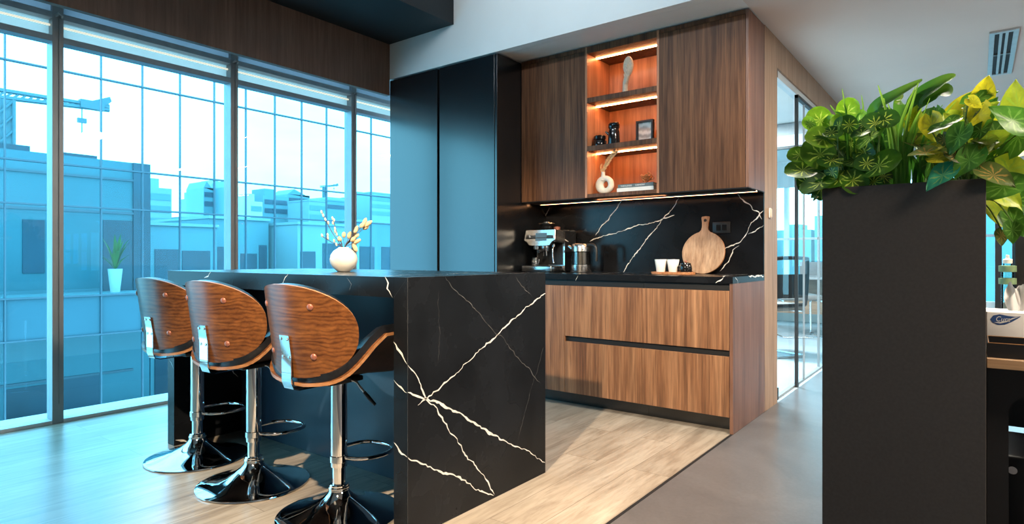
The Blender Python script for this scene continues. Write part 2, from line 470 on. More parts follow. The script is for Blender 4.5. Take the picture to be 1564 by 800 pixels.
# ------------------------------------------------------------------ camera
F_PX, YAW, HORIZON = 933.7, 0.65137, 393.05
cam_d = bpy.data.cameras.new('camera'); cam = bpy.data.objects.new('camera', cam_d); COL.objects.link(cam)
cam.location = (0, 0, 1.02); cam.rotation_euler = (PI/2, 0, YAW)
cam_d.sensor_width = 36; cam_d.lens = F_PX/1564*36; cam_d.shift_y = -(400-HORIZON)/1564
cam_d.clip_start = 0.05; cam_d.clip_end = 400
scene.camera = cam

# ------------------------------------------------------------------ the setting
XE = -1.121          # line between kitchen and corridor
YB = 3.566           # front of base cabinets
YW = 4.225           # kitchen back wall
b = new(); box(b, -4.62, -1.135, -6, 4.3, -0.12, 0); struct('floor', b, M['floor'])
b = new(); box(b, -1.121, 4.5, -6, 10.5, -0.12, 0); struct('floor', b, M['vinyl'])
b = new(); box(b, -4.62, -1.121, 4.3, 10.5, -0.12, 0); struct('floor', b, M['office_floor_lit'])
b = new(); box(b, -1.135, -1.121, -6, 4.3, -0.12, 0.0015); struct('trim_1', b, M['black_gap'])

b = new(); box(b, XE, 4.5, -6, 10.5, 2.56, 2.7); struct('ceiling', b, M['ceil'])
b = new(); box(b, -4.05, XE, YB+0.071, 4.3, 2.56, 2.7); struct('ceiling', b, M['wall'])
b = new(); box(b, -4.6, XE, 4.3, 10.5, 2.56, 2.7); struct('ceiling', b, M['wall'])
b = new(); box(b, -4.09, XE, -6, YB+.07, 3.3, 3.42); struct('ceiling', b, M['wall'])
b = new(); box(b, -4.09, XE, YB, YB+0.07, 2.56, 3.3); struct('wall_upper', b, M['wall'])
b = new(); box(b, XE-0.06, XE-0.0005, -6, YB-.001, 2.56, 3.3); struct('wall_fascia', b, M['wall'])
b = new(); box(b, -4.049, -3.298, -6, YB-0.002, 2.862, 3.298); struct('trim_2', b, M['beam'])
b = new(); box(b, -4.09, -4.0495, -6, YB-.0005, 2.42, 3.3); struct('wall_left', b, M['header'])
b = new(); box(b, -4.62, -4.09, -6, 10.5, 2.60, 2.66); struct('trim_3', b, M['pelmet'])
b = new(); box(b, -4.05, -1.25, YW+0.005, 4.3, 0, 2.56); struct('wall_back', b, M['wall'])
b = new(); box(b, -1.25, XE, YW+0.002, 4.54, 0, 2.558); struct('wall_column', b, M['oak_col'])
b = new(); box(b, -1.215, XE, 4.54, 10.44, 2.352, 2.558); struct('wall_header', b, M['oak_col'])
b = new(); box(b, 4.5, 4.6, -6, 10.5, -0.1, 2.7); struct('wall_right', b, M['wall'])
b = new(); box(b, -4.62, 4.6, -6.1, -6, -0.1, 3.42); struct('wall_front', b, M['wall'])

def sheet(pts):
    b = new(); b.faces.new([b.verts.new(p) for p in pts]); return b
# window wall on the left: one bay between mullions = one window
MY = [1.297 + 1.1215*k for k in range(-2, 9)]
b = new(); box(b, -4.62, -4.50, -6, MY[0]-.03, 0, 2.60); struct('wall_left', b, M['wall'])
def mullion(y, par):
    b = new(); box(b, -4.60, -4.50, y-0.029, y+0.029, 0.0, 2.60)
    box(b, -4.4995, -4.492, y+0.004, y+0.010, 0.12, 2.49)          # slim blind cord channel
    tube(b, [(-4.497, y-0.012, 2.50), (-4.47, y-0.004, 2.512), (-4.47, y+0.012, 2.505), (-4.497, y+0.018, 2.50)], 0.008)
    return obj('mullion', b, M['frame_al'], par)
for i, (ya, yb) in enumerate(zip(MY, MY[1:])):
    y0, y1 = ya+0.029, yb-0.029
    b = new()
    box(b, -4.585, -4.50, y0, y1, 2.488, 2.524)
    box(b, -4.585, -4.50, y0, y1, 2.342, 2.380)
    w = struct('window_%d' % (i+1), b, M['rail'])
    mullion(ya, w)
    if i == len(MY)-2: mullion(yb, w)
    b = sheet([(-4.53, y0, 2.524), (-4.53, y1, 2.524), (-4.53, y1, 2.60), (-4.53, y0, 2.60)]); obj('head_panel', b, M['head_bounce'], w)
    b = new(); box(b, -4.60, -4.50, y0, y1, 0.0, 0.022); obj('sill', b, M['sill'], w)
    b = new(); prism(b, [(-4.565, y0, 0.022), (-4.565, y1, 0.022), (-4.565, y1, 2.342), (-4.565, y0, 2.342)], (-0.006, 0, 0)); 
    # single sheet keeps the tint of one pane
    b.free(); b = new(); b.faces.new([b.verts.new(p) for p in ((-4.565, y0, 0.022), (-4.565, y1, 0.022), (-4.565, y1, 2.342), (-4.565, y0, 2.342))])
    obj('pane', b, M['win_glass'], w, fixn=False)
    b = new(); b.faces.new([b.verts.new(p) for p in ((-4.565, y0, 2.38), (-4.565, y1, 2.38), (-4.565, y1, 2.488), (-4.565, y0, 2.488))])
    obj('top_pane', b, M['top_glass'], w, fixn=False)
# slab edge; added glowing tube imitates a light streak across the top panes
b = new(); box(b, -4.90, -4.62, -6, 10.5, 2.66, 2.9); struct('trim_4', b, M['frame_lt'])
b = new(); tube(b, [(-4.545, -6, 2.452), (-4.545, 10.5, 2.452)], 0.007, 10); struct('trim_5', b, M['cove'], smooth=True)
b = new(); box(b, -4.95, -4.62, -6, 10.5, -0.35, -0.02); struct('trim_6', b, M['sill'])

# glazed office behind the kitchen: fixed pane, sliding door
b = new(); box(b, -1.19, -1.135, 4.54, 10.44, 2.30, 2.352); f1 = struct('trim_7', b, M['frame_lt'])
b = new(); box(b, -1.172, -1.148, 4.54, 10.44, 0.0, 0.014); struct('trim_8', b, M['frame_al'])
w = struct('window_15', sheet([(-1.16, 4.556, 0.014), (-1.16, 5.19, 0.014), (-1.16, 5.19, 2.30), (-1.16, 4.556, 2.30)]), M['part_glass'], fixn=False)
b = new(); box(b, -1.172, -1.148, 4.548, 4.556, 0.014, 2.30); obj('edge_strip', b, M['frame_lt'], w)
b = new(); box(b, -1.148, -1.126, 4.545, 4.60, 0.012, 0.098); box(b, -1.148, -1.123, 4.545, 4.565, 2.29, 2.345); obj('floor_clamp', b, M['black'], w)
b = new(); box(b, -1.150, -1.126, 5.18, 5.204, 0.02, 2.30)
d = struct('door_1', b, M['black'])
obj('pane', sheet([(-1.135, 5.20, 0.02), (-1.135, 6.30, 0.02), (-1.135, 6.30, 2.27), (-1.135, 5.20, 2.27)]), M['part_glass'], d, fixn=False)
b = new(); box(b, -1.150, -1.122, 5.18, 6.9, 2.275, 2.30); obj('top_track', b, M['black'], d)
b = new(); box(b, -1.146, -1.124, 5.17, 5.21, 0.002, 0.03); obj('bottom_guide', b, M['black'], d)
b = new(); box(b, -1.143, -1.127, 5.43, 5.434, 0.02, 2.27); box(b, -1.143, -1.127, 6.29, 6.30, 0.02, 2.27); obj('stile', b, M['frame_al'], d)
w = struct('window_16', sheet([(-1.17, 6.2, 0.014), (-1.17, 10.4, 0.014), (-1.17, 10.4, 2.30), (-1.17, 6.2, 2.30)]), M['part_glass'], fixn=False)
b = new(); box(b, -1.18, -1.16, 6.19, 6.205, 0.014, 2.30); obj('stile', b, M['frame_al'], w)
# cross glazing inside the office
b = new(); box(b, -4.4, -1.225, 7.48, 7.53, 2.42, 2.555); struct('wall_office', b, M['frame_al'])
b = new(); box(b, -4.4, -1.225, 7.48, 7.53, 2.285, 2.42); struct('trim_9', b, M['frame_lt'])
b = new(); box(b, -4.4, -1.225, 7.475, 7.535, 2.265, 2.295); struct('trim_10', b, M['black'])
# far window wall
b = new(); box(b, -4.6, 4.5, 10.5, 10.6, -0.1, 0.42); struct('wall_far', b, M['wall'])
b = new(); box(b, -4.6, 4.5, 10.5, 10.6, 2.15, 2.6); struct('wall_far', b, M['wall'])
b = new(); box(b, 0.75, 4.5, 10.5, 10.6, 0.42, 2.15); struct('wall_far', b, M['wall'])
FX = [-4.6 + 1.07*k for k in range(6)]
for i, (xa, xb) in enumerate(zip(FX, FX[1:])):
    w = struct('window_%d' % (17+i), sheet([(xa+.03, 10.55, 0.42), (xb-.03, 10.55, 0.42), (xb-.03, 10.55, 2.15), (xa+.03, 10.55, 2.15)]), M['far_glass'], fixn=False)
    b = new(); box(b, xb-.03, xb+.03, 10.50, 10.6, 0.42, 2.15); box(b, xa+.03, xb-.03, 10.52, 10.58, 1.30, 1.335); obj('frame', b, M['frame_lt'], w)

# vent
t = thing('air_vent', 'brushed aluminium slotted air vent set in the ceiling at top right', 'vent', (0.142, 5.92, 2.558))
vx0, vx1, vy0, vy1 = 0.062, 0.222, 5.30, 6.55
b = new()
for x0, x1, y0, y1 in ((vx0, vx0+.03, vy0, vy1), (vx1-.03, vx1, vy0, vy1), (vx0+.03, vx1-.03, vy0, vy0+.04), (vx0+.03, vx1-.03, vy1-.04, vy1)):
    box(b, x0, x1, y0, y1, 2.546, 2.5595)
obj('frame', b, M['vent'], t, bevel=0.002)
b = new(); box(b, vx0+.03, vx1-.03, vy0+.04, vy1-.04, 2.556, 2.5595); obj('backing', b, M['black_gap'], t)
for k in range(2):
    xc = vx0+.03 + .1*(k+1)/3
    b = new(); box(b, xc-.0085, xc+.0085, vy0+.04, vy1-.04, 2.547, 2.5555); obj('slat', b, M['vent'], t, bevel=0.002)
b = new(); box(b, vx0+.03, vx1-.03, 5.90, 5.912, 2.5475, 2.555); obj('cross_bar', b, M['vent'], t)

# wall switch on the light wooden column
t = thing('light_switch', 'small beige rounded light switch on the light wood column', 'switch', (XE, 4.336, 1.318))
b = new(); rbox(b, XE, XE+0.012, 4.310, 4.362, 1.283, 1.353, 0.008); obj('plate', b, M['paper'], t, smooth=True)
b = new(); rbox(b, XE+0.010, XE+0.018, 4.315, 4.345, 1.288, 1.348, 0.006); obj('rocker', b, M['switch'], t, smooth=True)

# ------------------------------------------------------------------ outside the windows
b = new(); box(b, -90, -6, -30, 80, -12.3, -12.0); struct('ground', b, M['ground'])
b = new(); box(b, -60, 60, 12, 120, -12.4, -12.1); struct('ground', b, M['ground'])
FD = -18.0
YS = [-FD*(0.231 + 0.0545*k) for k in range(-3, 13)]
ZS = [1.02 - FD*z for z in (-0.236, -0.110, -0.054, 0.071, 0.128, 0.256, 0.312)]
fac = thing('glass_facade', 'glass curtain wall with a pale metal grid across from the windows', 'facade', (FD, YS[0], -12))
for j, (z0, z1) in enumerate(zip(ZS, ZS[1:])):
    for y0, y1 in zip(YS, YS[1:]):
        obj('pane', sheet([(FD-.03, y0+.02, z0+.02), (FD-.03, y1-.02, z0+.02), (FD-.03, y1-.02, z1-.02), (FD-.03, y0+.02, z1-.02)]), M['facade_glass'] if j != 1 else M['spandrel'], fac, fixn=False)
for y in YS:
    b = new(); box(b, FD-.05, FD+.03, y-.014, y+.014, ZS[0], ZS[-1]); obj('mullion', b, M['facade_al'], fac)
for z in ZS:
    b = new(); box(b, FD-.05, FD+.035, YS[0], YS[-1], z-.022, z+.022); box(b, FD+.035, FD+.045, YS[0], YS[-1], z-.012, z+.012); obj('transom', b, M['facade_al'], fac)
b = new(); box(b, FD-.3, FD, YS[0], YS[-1], -12, ZS[0]-.03); obj('base_wall', b, M['spandrel'], fac)

# the dark teal block with its stepped roof, a facade reflection built as geometry
t = thing('office_block', 'dark teal office block with flat roof behind the glass grid at left', 'building', (-24, 2, -12))
b = new(); box(b, -34, -20, -2, 8.08, -12, 3.83); obj('wall', b, M['bld_teal'], t)
b = new(); box(b, -33, -20.6, -2, 5.3, 3.83, 4.06); box(b, -32, -20.6, 6.0, 6.9, 3.83, 4.0); obj('roof_block', b, M['bld_dark'], t)
b = new(); box(b, -20.0, -19.93, 7.62, 8.085, -0.05, 3.83); obj('corner_pier', b, M['bld_dark'], t)
for y0, y1, z0, z1 in ((6.84, 7.60, 0.06, 2.10), (4.98, 5.46, 0.60, 2.02), (5.80, 6.75, -6.0, -2.30), (4.6, 5.6, -6.0, -2.4), (2.6, 3.8, 0.06, 2.1)):
    b = new(); box(b, -20.05, -19.97, y0, y1, z0, z1); obj('window', b, M['bld_dark'], t)
b = new(); box(b, -20.0, -18.4, -2, 8.08, -0.02, 0.05); obj('ledge', b, M['bld_mid'], t)
for z in (-2.3, 2.32, 3.3):
    b = new(); box(b, -20.0, -19.94, -2, 7.62, z-.03, z+.03); obj('string_course', b, M['facade_al'], t)
t = thing('planter_pot', 'tall pale tapered plant pot behind the glass grid outside', 'planter', (-19.2, 6.87, 0.05))
b = new(); lathe(b, [(0, 0.05), (0.115, 0.05), (0.18, 0.70), (0.165, 0.70), (0.16, 0.66), (0, 0.66)], (-19.2, 6.87, 0), 24); obj('pot', b, M['pale_pot'], t, smooth=True)
def frond(bm, base, tip, width, n=6, sag=0.15):
    base = Vector(base); tip = Vector(tip); d = tip-base
    s = d.cross(Vector((0, 0, 1))); s = s.normalized() if s.length > 1e-4 else Vector((0, 1, 0))
    prev = None
    for i in range(n+1):
        k = i/n; p = base + d*k + Vector((0, 0, sag*d.length*math.sin(PI*k)))
        w = width*(math.sin(PI*(0.08+0.90*k)))*0.5 + 0.0008
        cur = [bm.verts.new(p - s*w), bm.verts.new(p + Vector((0, 0, -w*0.4))), bm.verts.new(p + s*w)]
        if prev:
            bm.faces.new((prev[0], prev[1], cur[1], cur[0])); bm.faces.new((prev[1], prev[2], cur[2], cur[1]))
        prev = cur
b = new(); r2 = random.Random(5)
for i in range(26):
    a = r2.uniform(0, 2*PI); L = r2.uniform(0.15, 0.42)
    frond(b, (-19.2, 6.87, 0.66), (-19.2+L*math.cos(a), 6.87+L*math.sin(a), 0.66+r2.uniform(0.35, 1.05)), 0.07)
tag(obj('potted_palm', b, M['leaf_plain'], smooth=True), 'dark leafy plant growing in the pale pot outside', 'plant')

# low buildings and towers beyond the block, facade reflections built as geometry
def tower(x, y0, y1, z, mat, label, cap=None, depth=3, rows=0):
    t = thing('building', label, 'building', (x-depth/2, (y0+y1)/2, -12))
    b = new(); box(b, x-depth, x, y0, y1, -12, z); obj('wall', b, M[mat], t)
    b = new(); w = y1-y0
    if cap == 'slope': prism(b, [(x, y0, z), (x, y1, z), (x, y1, z-.2), (x, y0+.3*w, z+.55)], (-depth, 0, 0))
    elif cap == 'step': box(b, x-depth*.8, x-.4, y0+.15*w, y0+.55*w, z, z+.6)
    elif cap == 'mast': box(b, x-depth*.6, x-1, y0+.3*w, y0+.7*w, z, z+.4); tube(b, [(x-2, y0+.5*w, z+.4), (x-2, y0+.5*w, z+1.5)], .04, 6)
    else: box(b, x-depth+.1, x+.05, y0-.04, y1+.04, z, z+.12)
    obj('roof', b, M[mat], t)
    for k in range(rows):
        b = new(); zz = z-.55-k*.75
        box(b, x, x+.03, y0+.06*w, y1-.06*w, zz-.2, zz+.2); obj('window_band', b, M['bld_mid'] if mat != 'bld_mid' else M['bld_dark'], t)
    return t
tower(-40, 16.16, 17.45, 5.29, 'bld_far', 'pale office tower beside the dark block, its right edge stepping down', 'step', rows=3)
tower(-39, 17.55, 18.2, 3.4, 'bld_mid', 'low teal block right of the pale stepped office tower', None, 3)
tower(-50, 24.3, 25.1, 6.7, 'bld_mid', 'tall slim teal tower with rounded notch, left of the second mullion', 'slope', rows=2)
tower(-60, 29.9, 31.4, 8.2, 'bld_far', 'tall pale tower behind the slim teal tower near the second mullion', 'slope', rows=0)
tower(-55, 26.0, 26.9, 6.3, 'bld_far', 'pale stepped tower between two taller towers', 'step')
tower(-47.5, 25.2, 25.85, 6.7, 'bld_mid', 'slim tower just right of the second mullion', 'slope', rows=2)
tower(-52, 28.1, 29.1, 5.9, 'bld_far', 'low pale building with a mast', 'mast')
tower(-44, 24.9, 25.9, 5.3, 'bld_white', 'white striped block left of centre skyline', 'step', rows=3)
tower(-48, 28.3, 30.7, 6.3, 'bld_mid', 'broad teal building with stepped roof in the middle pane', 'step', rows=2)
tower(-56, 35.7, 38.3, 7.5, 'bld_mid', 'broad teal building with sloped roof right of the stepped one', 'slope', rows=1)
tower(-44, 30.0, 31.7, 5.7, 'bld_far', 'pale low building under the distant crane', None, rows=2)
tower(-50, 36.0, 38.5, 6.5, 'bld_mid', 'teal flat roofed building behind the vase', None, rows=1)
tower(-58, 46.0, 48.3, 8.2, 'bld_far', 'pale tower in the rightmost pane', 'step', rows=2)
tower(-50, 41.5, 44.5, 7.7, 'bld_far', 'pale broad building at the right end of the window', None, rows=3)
# podium street in front of the skyline
def podium(x, y0, y1, z, mat, label, wins):
    t = thing('building', label, 'building', (x-3, (y0+y1)/2, -12))
    b = new(); box(b, x-6, x, y0, y1, -12, z); obj('wall', b, M[mat], t)
    b = new(); box(b, x-6.05, x+.1, y0-.05, y1+.05, z, z+.12); obj('roof', b, M['bld_far'], t)
    for a, c, e, f in wins:
        b = new(); box(b, x-.02, x+.03, a, c, e, f); obj('window', b, M['bld_dark'], t)
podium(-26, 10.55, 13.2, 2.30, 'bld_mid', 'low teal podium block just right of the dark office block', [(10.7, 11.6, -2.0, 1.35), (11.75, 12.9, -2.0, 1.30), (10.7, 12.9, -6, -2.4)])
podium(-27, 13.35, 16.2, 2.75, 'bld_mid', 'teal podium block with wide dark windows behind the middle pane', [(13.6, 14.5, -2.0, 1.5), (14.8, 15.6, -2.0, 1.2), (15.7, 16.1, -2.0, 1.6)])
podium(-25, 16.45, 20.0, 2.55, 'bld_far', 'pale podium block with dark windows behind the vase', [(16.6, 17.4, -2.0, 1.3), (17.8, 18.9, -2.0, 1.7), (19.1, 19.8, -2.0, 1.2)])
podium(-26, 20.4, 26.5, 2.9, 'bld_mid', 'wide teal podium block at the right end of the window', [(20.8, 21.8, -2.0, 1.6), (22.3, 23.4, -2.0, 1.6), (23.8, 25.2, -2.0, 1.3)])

def crane(x, ym, z0, ztop, yl, yr, zl, zr, s, label, hook):
    t = thing('tower_crane', label, 'crane', (x, ym, z0))
    b = new(); h = s*.75
    for dx in (-h, h):
        for dy in (-h, h): tube(b, [(x+dx, ym+dy, z0), (x+dx, ym+dy, ztop)], s*.22, 5)
    n = 7
    for k in range(n):
        a, c = z0+(ztop-z0)*k/n, z0+(ztop-z0)*(k+1)/n
        for dx in (-h, h): tube(b, [(x+dx, ym-h, a), (x+dx, ym+h, c)], s*.15, 4)
        for dy in (-h, h): tube(b, [(x-h, ym+dy, c), (x+h, ym+dy, a)], s*.15, 4)
    box(b, x-h*.8, x+h*.8, ym-h*.8, ym+h*.8, z0, ztop)
    obj('mast', b, M['crane'], t)
    b = new()
    for dz in (0, s*.9): tube(b, [(x, yl, zl+dz), (x, yr, zr+dz*.4)], s*.30, 5)
    for k in range(16):
        a, c = k/16, (k+1)/16
        pa = Vector((x, yl+(yr-yl)*a, zl+(zr-zl)*a)); pc = Vector((x, yl+(yr-yl)*c, zl+(zr-zl)*c + s*.7))
        tube(b, [pa, pc], s*.16, 4)
    obj('jib', b, M['crane'], t)
    b = new(); yw = yl + (yr-yl)*.82; zw = zl + (zr-zl)*.82
    box(b, x-s*.5, x+s*.5, yw-s*1.3, yw+s*1.5, zw-s*.2, zw+s*.9)
    prism(b, [(x-s*.3, yw, zw+s*.9), (x-s*.3, yw+s*2.2, zw+s*1.9), (x-s*.3, yw+s*2.4, zw+s*1.3), (x-s*.3, yw+s*1.4, zw+s*.2)], (s*.6, 0, 0))
    obj('counterweight', b, M['crane'], t)
    b = new(); tube(b, [(x, hook, zw), (x, hook, zw-s*4.2)], s*.08, 4); box(b, x-s*.2, x+s*.2, hook-s*.5, hook+s*.5, zw-s*2.2, zw-s*1.6); obj('hook_line', b, M['crane'], t)
crane(-40, 9.22, 3.82, 9.15, 8.9, 14.0, 9.25, 9.55, 0.42, 'large tower crane with long jib above the dark block at left', 12.65)
b = new(); box(b, -44, -36, 7.5, 11.5, -12, 3.7); 
t = thing('building', 'building site block carrying the large tower crane', 'building', (-40, 9.5, -12)); obj('wall', b, M['bld_mid'], t)
crane(-60, 42.95, 7.92, 9.15, 42.4, 44.9, 9.05, 9.5, 0.17, 'small distant tower crane above the roofs above the vase', 44.3)
b = new(); box(b, -63, -58, 42.0, 45.4, -12, 7.8)
t = thing('building', 'pale rooftop block carrying the small distant crane', 'building', (-60.5, 44.3, -12)); obj('wall', b, M['bld_far'], t)
# city beyond the far office windows
r3 = random.Random(21)
for k in range(12):
    x = -19 + k*3.2; y = r3.uniform(40, 60); hgt = r3.choice((0.2, 1.0, 2.2, 3.4, 4.5))
    nm = ['far pale city building seen through the glazed office', 'hazy city block behind the meeting room windows']
    t = thing('building', nm[0], 'building', (x, y, -12.1), 0, 'city blocks beyond the far windows')
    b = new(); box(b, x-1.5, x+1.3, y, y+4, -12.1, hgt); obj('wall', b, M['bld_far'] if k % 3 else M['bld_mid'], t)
    b = new(); box(b, x-1.0, x+.4, y+.5, y+3, hgt, hgt+.5); obj('roof', b, M['bld_far'], t)

# ------------------------------------------------------------------ light
wd = bpy.data.worlds.new('world'); scene.world = wd; wd.use_nodes = True
nt = wd.node_tree; bg = nt.nodes['Background']
tc = nt.nodes.new('ShaderNodeTexCoord'); nz = nt.nodes.new('ShaderNodeTexNoise'); nz.inputs['Scale'].default_value = 2.5; nz.inputs['Detail'].default_value = 5
mp = nt.nodes.new('ShaderNodeMapping'); mp.inputs['Scale'].default_value = (1, 1, 3)
rp = nt.nodes.new('ShaderNodeValToRGB'); rp.color_ramp.elements[0].color = (0.62, 0.80, 0.98, 1); rp.color_ramp.elements[1].color = (0.88, 0.95, 1, 1)
rp.color_ramp.elements[0].position = 0.35; rp.color_ramp.elements[1].position = 0.62
nt.links.new(tc.outputs['Generated'], mp.inputs[0]); nt.links.new(mp.outputs[0], nz.inputs['Vector']); nt.links.new(nz.outputs['Fac'], rp.inputs[0]); nt.links.new(rp.outputs[0], bg.inputs[0])
bg.inputs[1].default_value = 6.0

def area(name, loc, rot, sx, sy, power, col):
    l = bpy.data.lights.new(name, 'AREA'); l.shape = 'RECTANGLE'; l.size = sx; l.size_y = sy; l.energy = power; l.color = col
    o = bpy.data.objects.new(name, l); COL.objects.link(o); o.location = loc; o.rotation_euler = rot; return o
def spot(name, loc, target, power, col, angle, blend, radius):
    l = bpy.data.lights.new(name, 'SPOT'); l.energy = power; l.color = col; l.spot_size = math.radians(angle); l.spot_blend = blend; l.shadow_soft_size = radius
    o = bpy.data.objects.new(name, l); COL.objects.link(o); o.location = loc
    o.rotation_euler = (Vector(target)-Vector(loc)).to_track_quat('-Z', 'Y').to_euler(); return o
# portals on the two window walls guide sampling of the sky
for loc, rot, sx, sy in (((-4.7, 4.77, 1.3), (0, -PI/2, 0), 2.6, 11.5), ((0, 10.7, 1.3), (-PI/2, 0, 0), 9, 1.8)):
    p = area('sky_portal', loc, rot, sx, sy, 1, (1, 1, 1)); p.data.cycles.is_portal = True
spot('track_spot', (-0.93, 0.0, 2.5), (-2.2, 2.55, 0.25), 760, (1.0, 0.80, 0.56), 58, 0.35, 0.03)
area('ceiling_fill', (1.9, 1.6, 2.54), (0, 0, 0), 1.2, 0.3, 150, (1.0, 0.83, 0.66))  # unseen fill lamp added to warm and brighten the right side
area('ceiling_fill', (1.4, 5.0, 2.54), (0, 0, 0), 1.2, 0.3, 130, (1.0, 0.83, 0.66))  # second unseen fill lamp added for the right side
p = area('bulkhead_fill', (-2.0, 1.0, 3.15), (PI/2, 0, 0), 1.8, 0.12, 11, (0.82, 0.93, 1.0)); p.data.spread = math.radians(80)  # unseen fill lamp added to brighten the white bulkhead
area('ceiling_fill', (-0.2, 2.9, 2.54), (0, 0, 0), 0.9, 0.3, 95, (1.0, 0.92, 0.78))  # unseen fill lamp added above the planter to brighten the plants
area('office_fill', (-2.6, 6.2, 2.54), (0, 0, 0), 1.2, 0.3, 380, (0.82, 0.95, 1.0))  # unseen fill lamp added to brighten the glazed office

scene.view_settings.view_transform = 'Standard'
scene.view_settings.look = 'None'
scene.view_settings.exposure = 0.0
cy = scene.cycles
cy.use_denoising = True
cy.max_bounces = 10; cy.diffuse_bounces = 5; cy.glossy_bounces = 5; cy.transparent_max_bounces = 16; cy.transmission_bounces = 6
cy.caustics_reflective = False; cy.caustics_refractive = False
cy.sample_clamp_indirect = 6.0
V_END= [([(2.402, 0.849), (2.244, 0.791), (2.085, 0.717), (1.931, 0.642), (1.791, 0.57), (1.688, 0.528), (1.618, 0.494), (1.571, 0.478)], 0.009), ([(1.521, 0.535), (1.561, 0.521), (1.615, 0.497), (1.716, 0.448), (1.83, 0.387), (1.952, 0.301), (2.062, 0.235), (2.204, 0.171), (2.305, 0.107), (2.399, 0.049)], 0.012), ([(1.521, 0.634), (1.568, 0.584), (1.615, 0.497), (1.663, 0.458), (1.706, 0.395), (1.78, 0.302), (1.85, 0.211), (1.931, 0.13), (2.017, 0.015)], 0.007), ([(1.521, 0.302), (1.584, 0.259), (1.635, 0.235), (1.706, 0.194), (1.81, 0.138), (1.89, 0.081), (2.013, 0.013)], 0.01), ([(1.716, 0.947), (1.761, 0.895), (1.85, 0.844), (1.973, 0.735), (2.085, 0.669), (2.179, 0.577), (2.279, 0.504), (2.358, 0.431)], 0.0022), ([(1.681, 0.891), (1.681, 0.754), (1.681, 0.629)], 0.0016), ([(2.385, 0.597), (2.279, 0.399), (2.179, 0.198)], 0.002), ([(2.165, 0.936), (2.239, 0.875), (2.29, 0.834)], 0.0025)]
V_FRONT= [([(-1.754, 0.948), (-1.733, 0.926), (-1.736, 0.906), (-1.711, 0.873)], 0.01), ([(-1.706, 0.71), (-1.676, 0.677), (-1.635, 0.636)], 0.009), ([(-1.706, 0.571), (-1.669, 0.546), (-1.635, 0.534)], 0.007), ([(-1.706, 0.342), (-1.676, 0.317), (-1.635, 0.301)], 0.009), ([(-1.978, 0.94), (-1.954, 0.915), (-1.966, 0.889)], 0.004), ([(-2.383, 0.947), (-2.413, 0.923), (-2.434, 0.896)], 0.008), ([(-3.059, 0.947), (-3.086, 0.928), (-3.126, 0.917)], 0.012), ([(-3.521, 0.465), (-3.49, 0.45), (-3.455, 0.418)], 0.006)]
V_BACK= [([(-2.817, 1.432), (-2.856, 1.379), (-2.896, 1.316)], 0.008), ([(-2.158, 1.454), (-2.208, 1.387), (-2.27, 1.314), (-2.339, 1.255), (-2.385, 1.19)], 0.008), ([(-2.438, 1.146), (-2.329, 1.186), (-2.208, 1.211), (-2.076, 1.247), (-1.946, 1.273), (-1.851, 1.293), (-1.78, 1.319), (-1.74, 1.327)], 0.0075), ([(-1.706, 1.443), (-1.76, 1.366), (-1.835, 1.297), (-1.876, 1.237), (-1.959, 1.151), (-2.017, 1.074), (-2.092, 0.996), (-2.163, 0.89)], 0.008), ([(-1.296, 1.45), (-1.27, 1.417), (-1.214, 1.368), (-1.197, 1.339), (-1.157, 1.32), (-1.134, 1.275)], 0.009), ([(-1.126, 1.329), (-1.157, 1.295), (-1.201, 1.25), (-1.225, 1.191), (-1.248, 1.157), (-1.287, 1.118), (-1.366, 1.083), (-1.442, 1.031)], 0.008), ([(-1.126, 1.232), (-1.18, 1.197), (-1.225, 1.174)], 0.005), ([(-1.283, 1.1), (-1.318, 1.065), (-1.348, 1.002), (-1.413, 0.926)], 0.006)]
V_CF= [([(-2.154, 0.896), (-2.162, 0.878), (-2.172, 0.86)], 0.008), ([(-1.173, 0.906), (-1.196, 0.887), (-1.219, 0.869)], 0.012)]
LV= [(-0.404, 2.137, 1.464, 0.075), (-0.427, 2.111, 1.448, 0.042), (-0.386, 2.06, 1.389, 0.083), (-0.393, 2.06, 1.346, 0.096), (-0.451, 2.06, 1.342, 0.058), (-0.445, 2.06, 1.294, 0.083), (-0.397, 2.06, 1.245, 0.096), (-0.421, 2.169, 1.319, 0.075), (-0.342, 2.06, 1.253, 0.075), (-0.29, 2.06, 1.242, 0.075), (-0.318, 2.121, 1.475, 0.071), (-0.335, 2.103, 1.432, 0.062), (-0.333, 2.17, 1.423, 0.062), (-0.309, 2.274, 1.467, 0.071), (-0.243, 2.06, 1.383, 0.087), (-0.298, 2.25, 1.358, 0.071), (-0.218, 2.06, 1.293, 0.096), (-0.398, 2.243, 1.343, 0.071), (-0.366, 2.134, 1.386, 0.071), (-0.321, 2.197, 1.317, 0.071), (-0.344, 2.145, 1.344, 0.075), (-0.258, 2.125, 1.263, 0.071), (-0.308, 2.111, 1.376, 0.075), (-0.366, 2.133, 1.437, 0.062)]
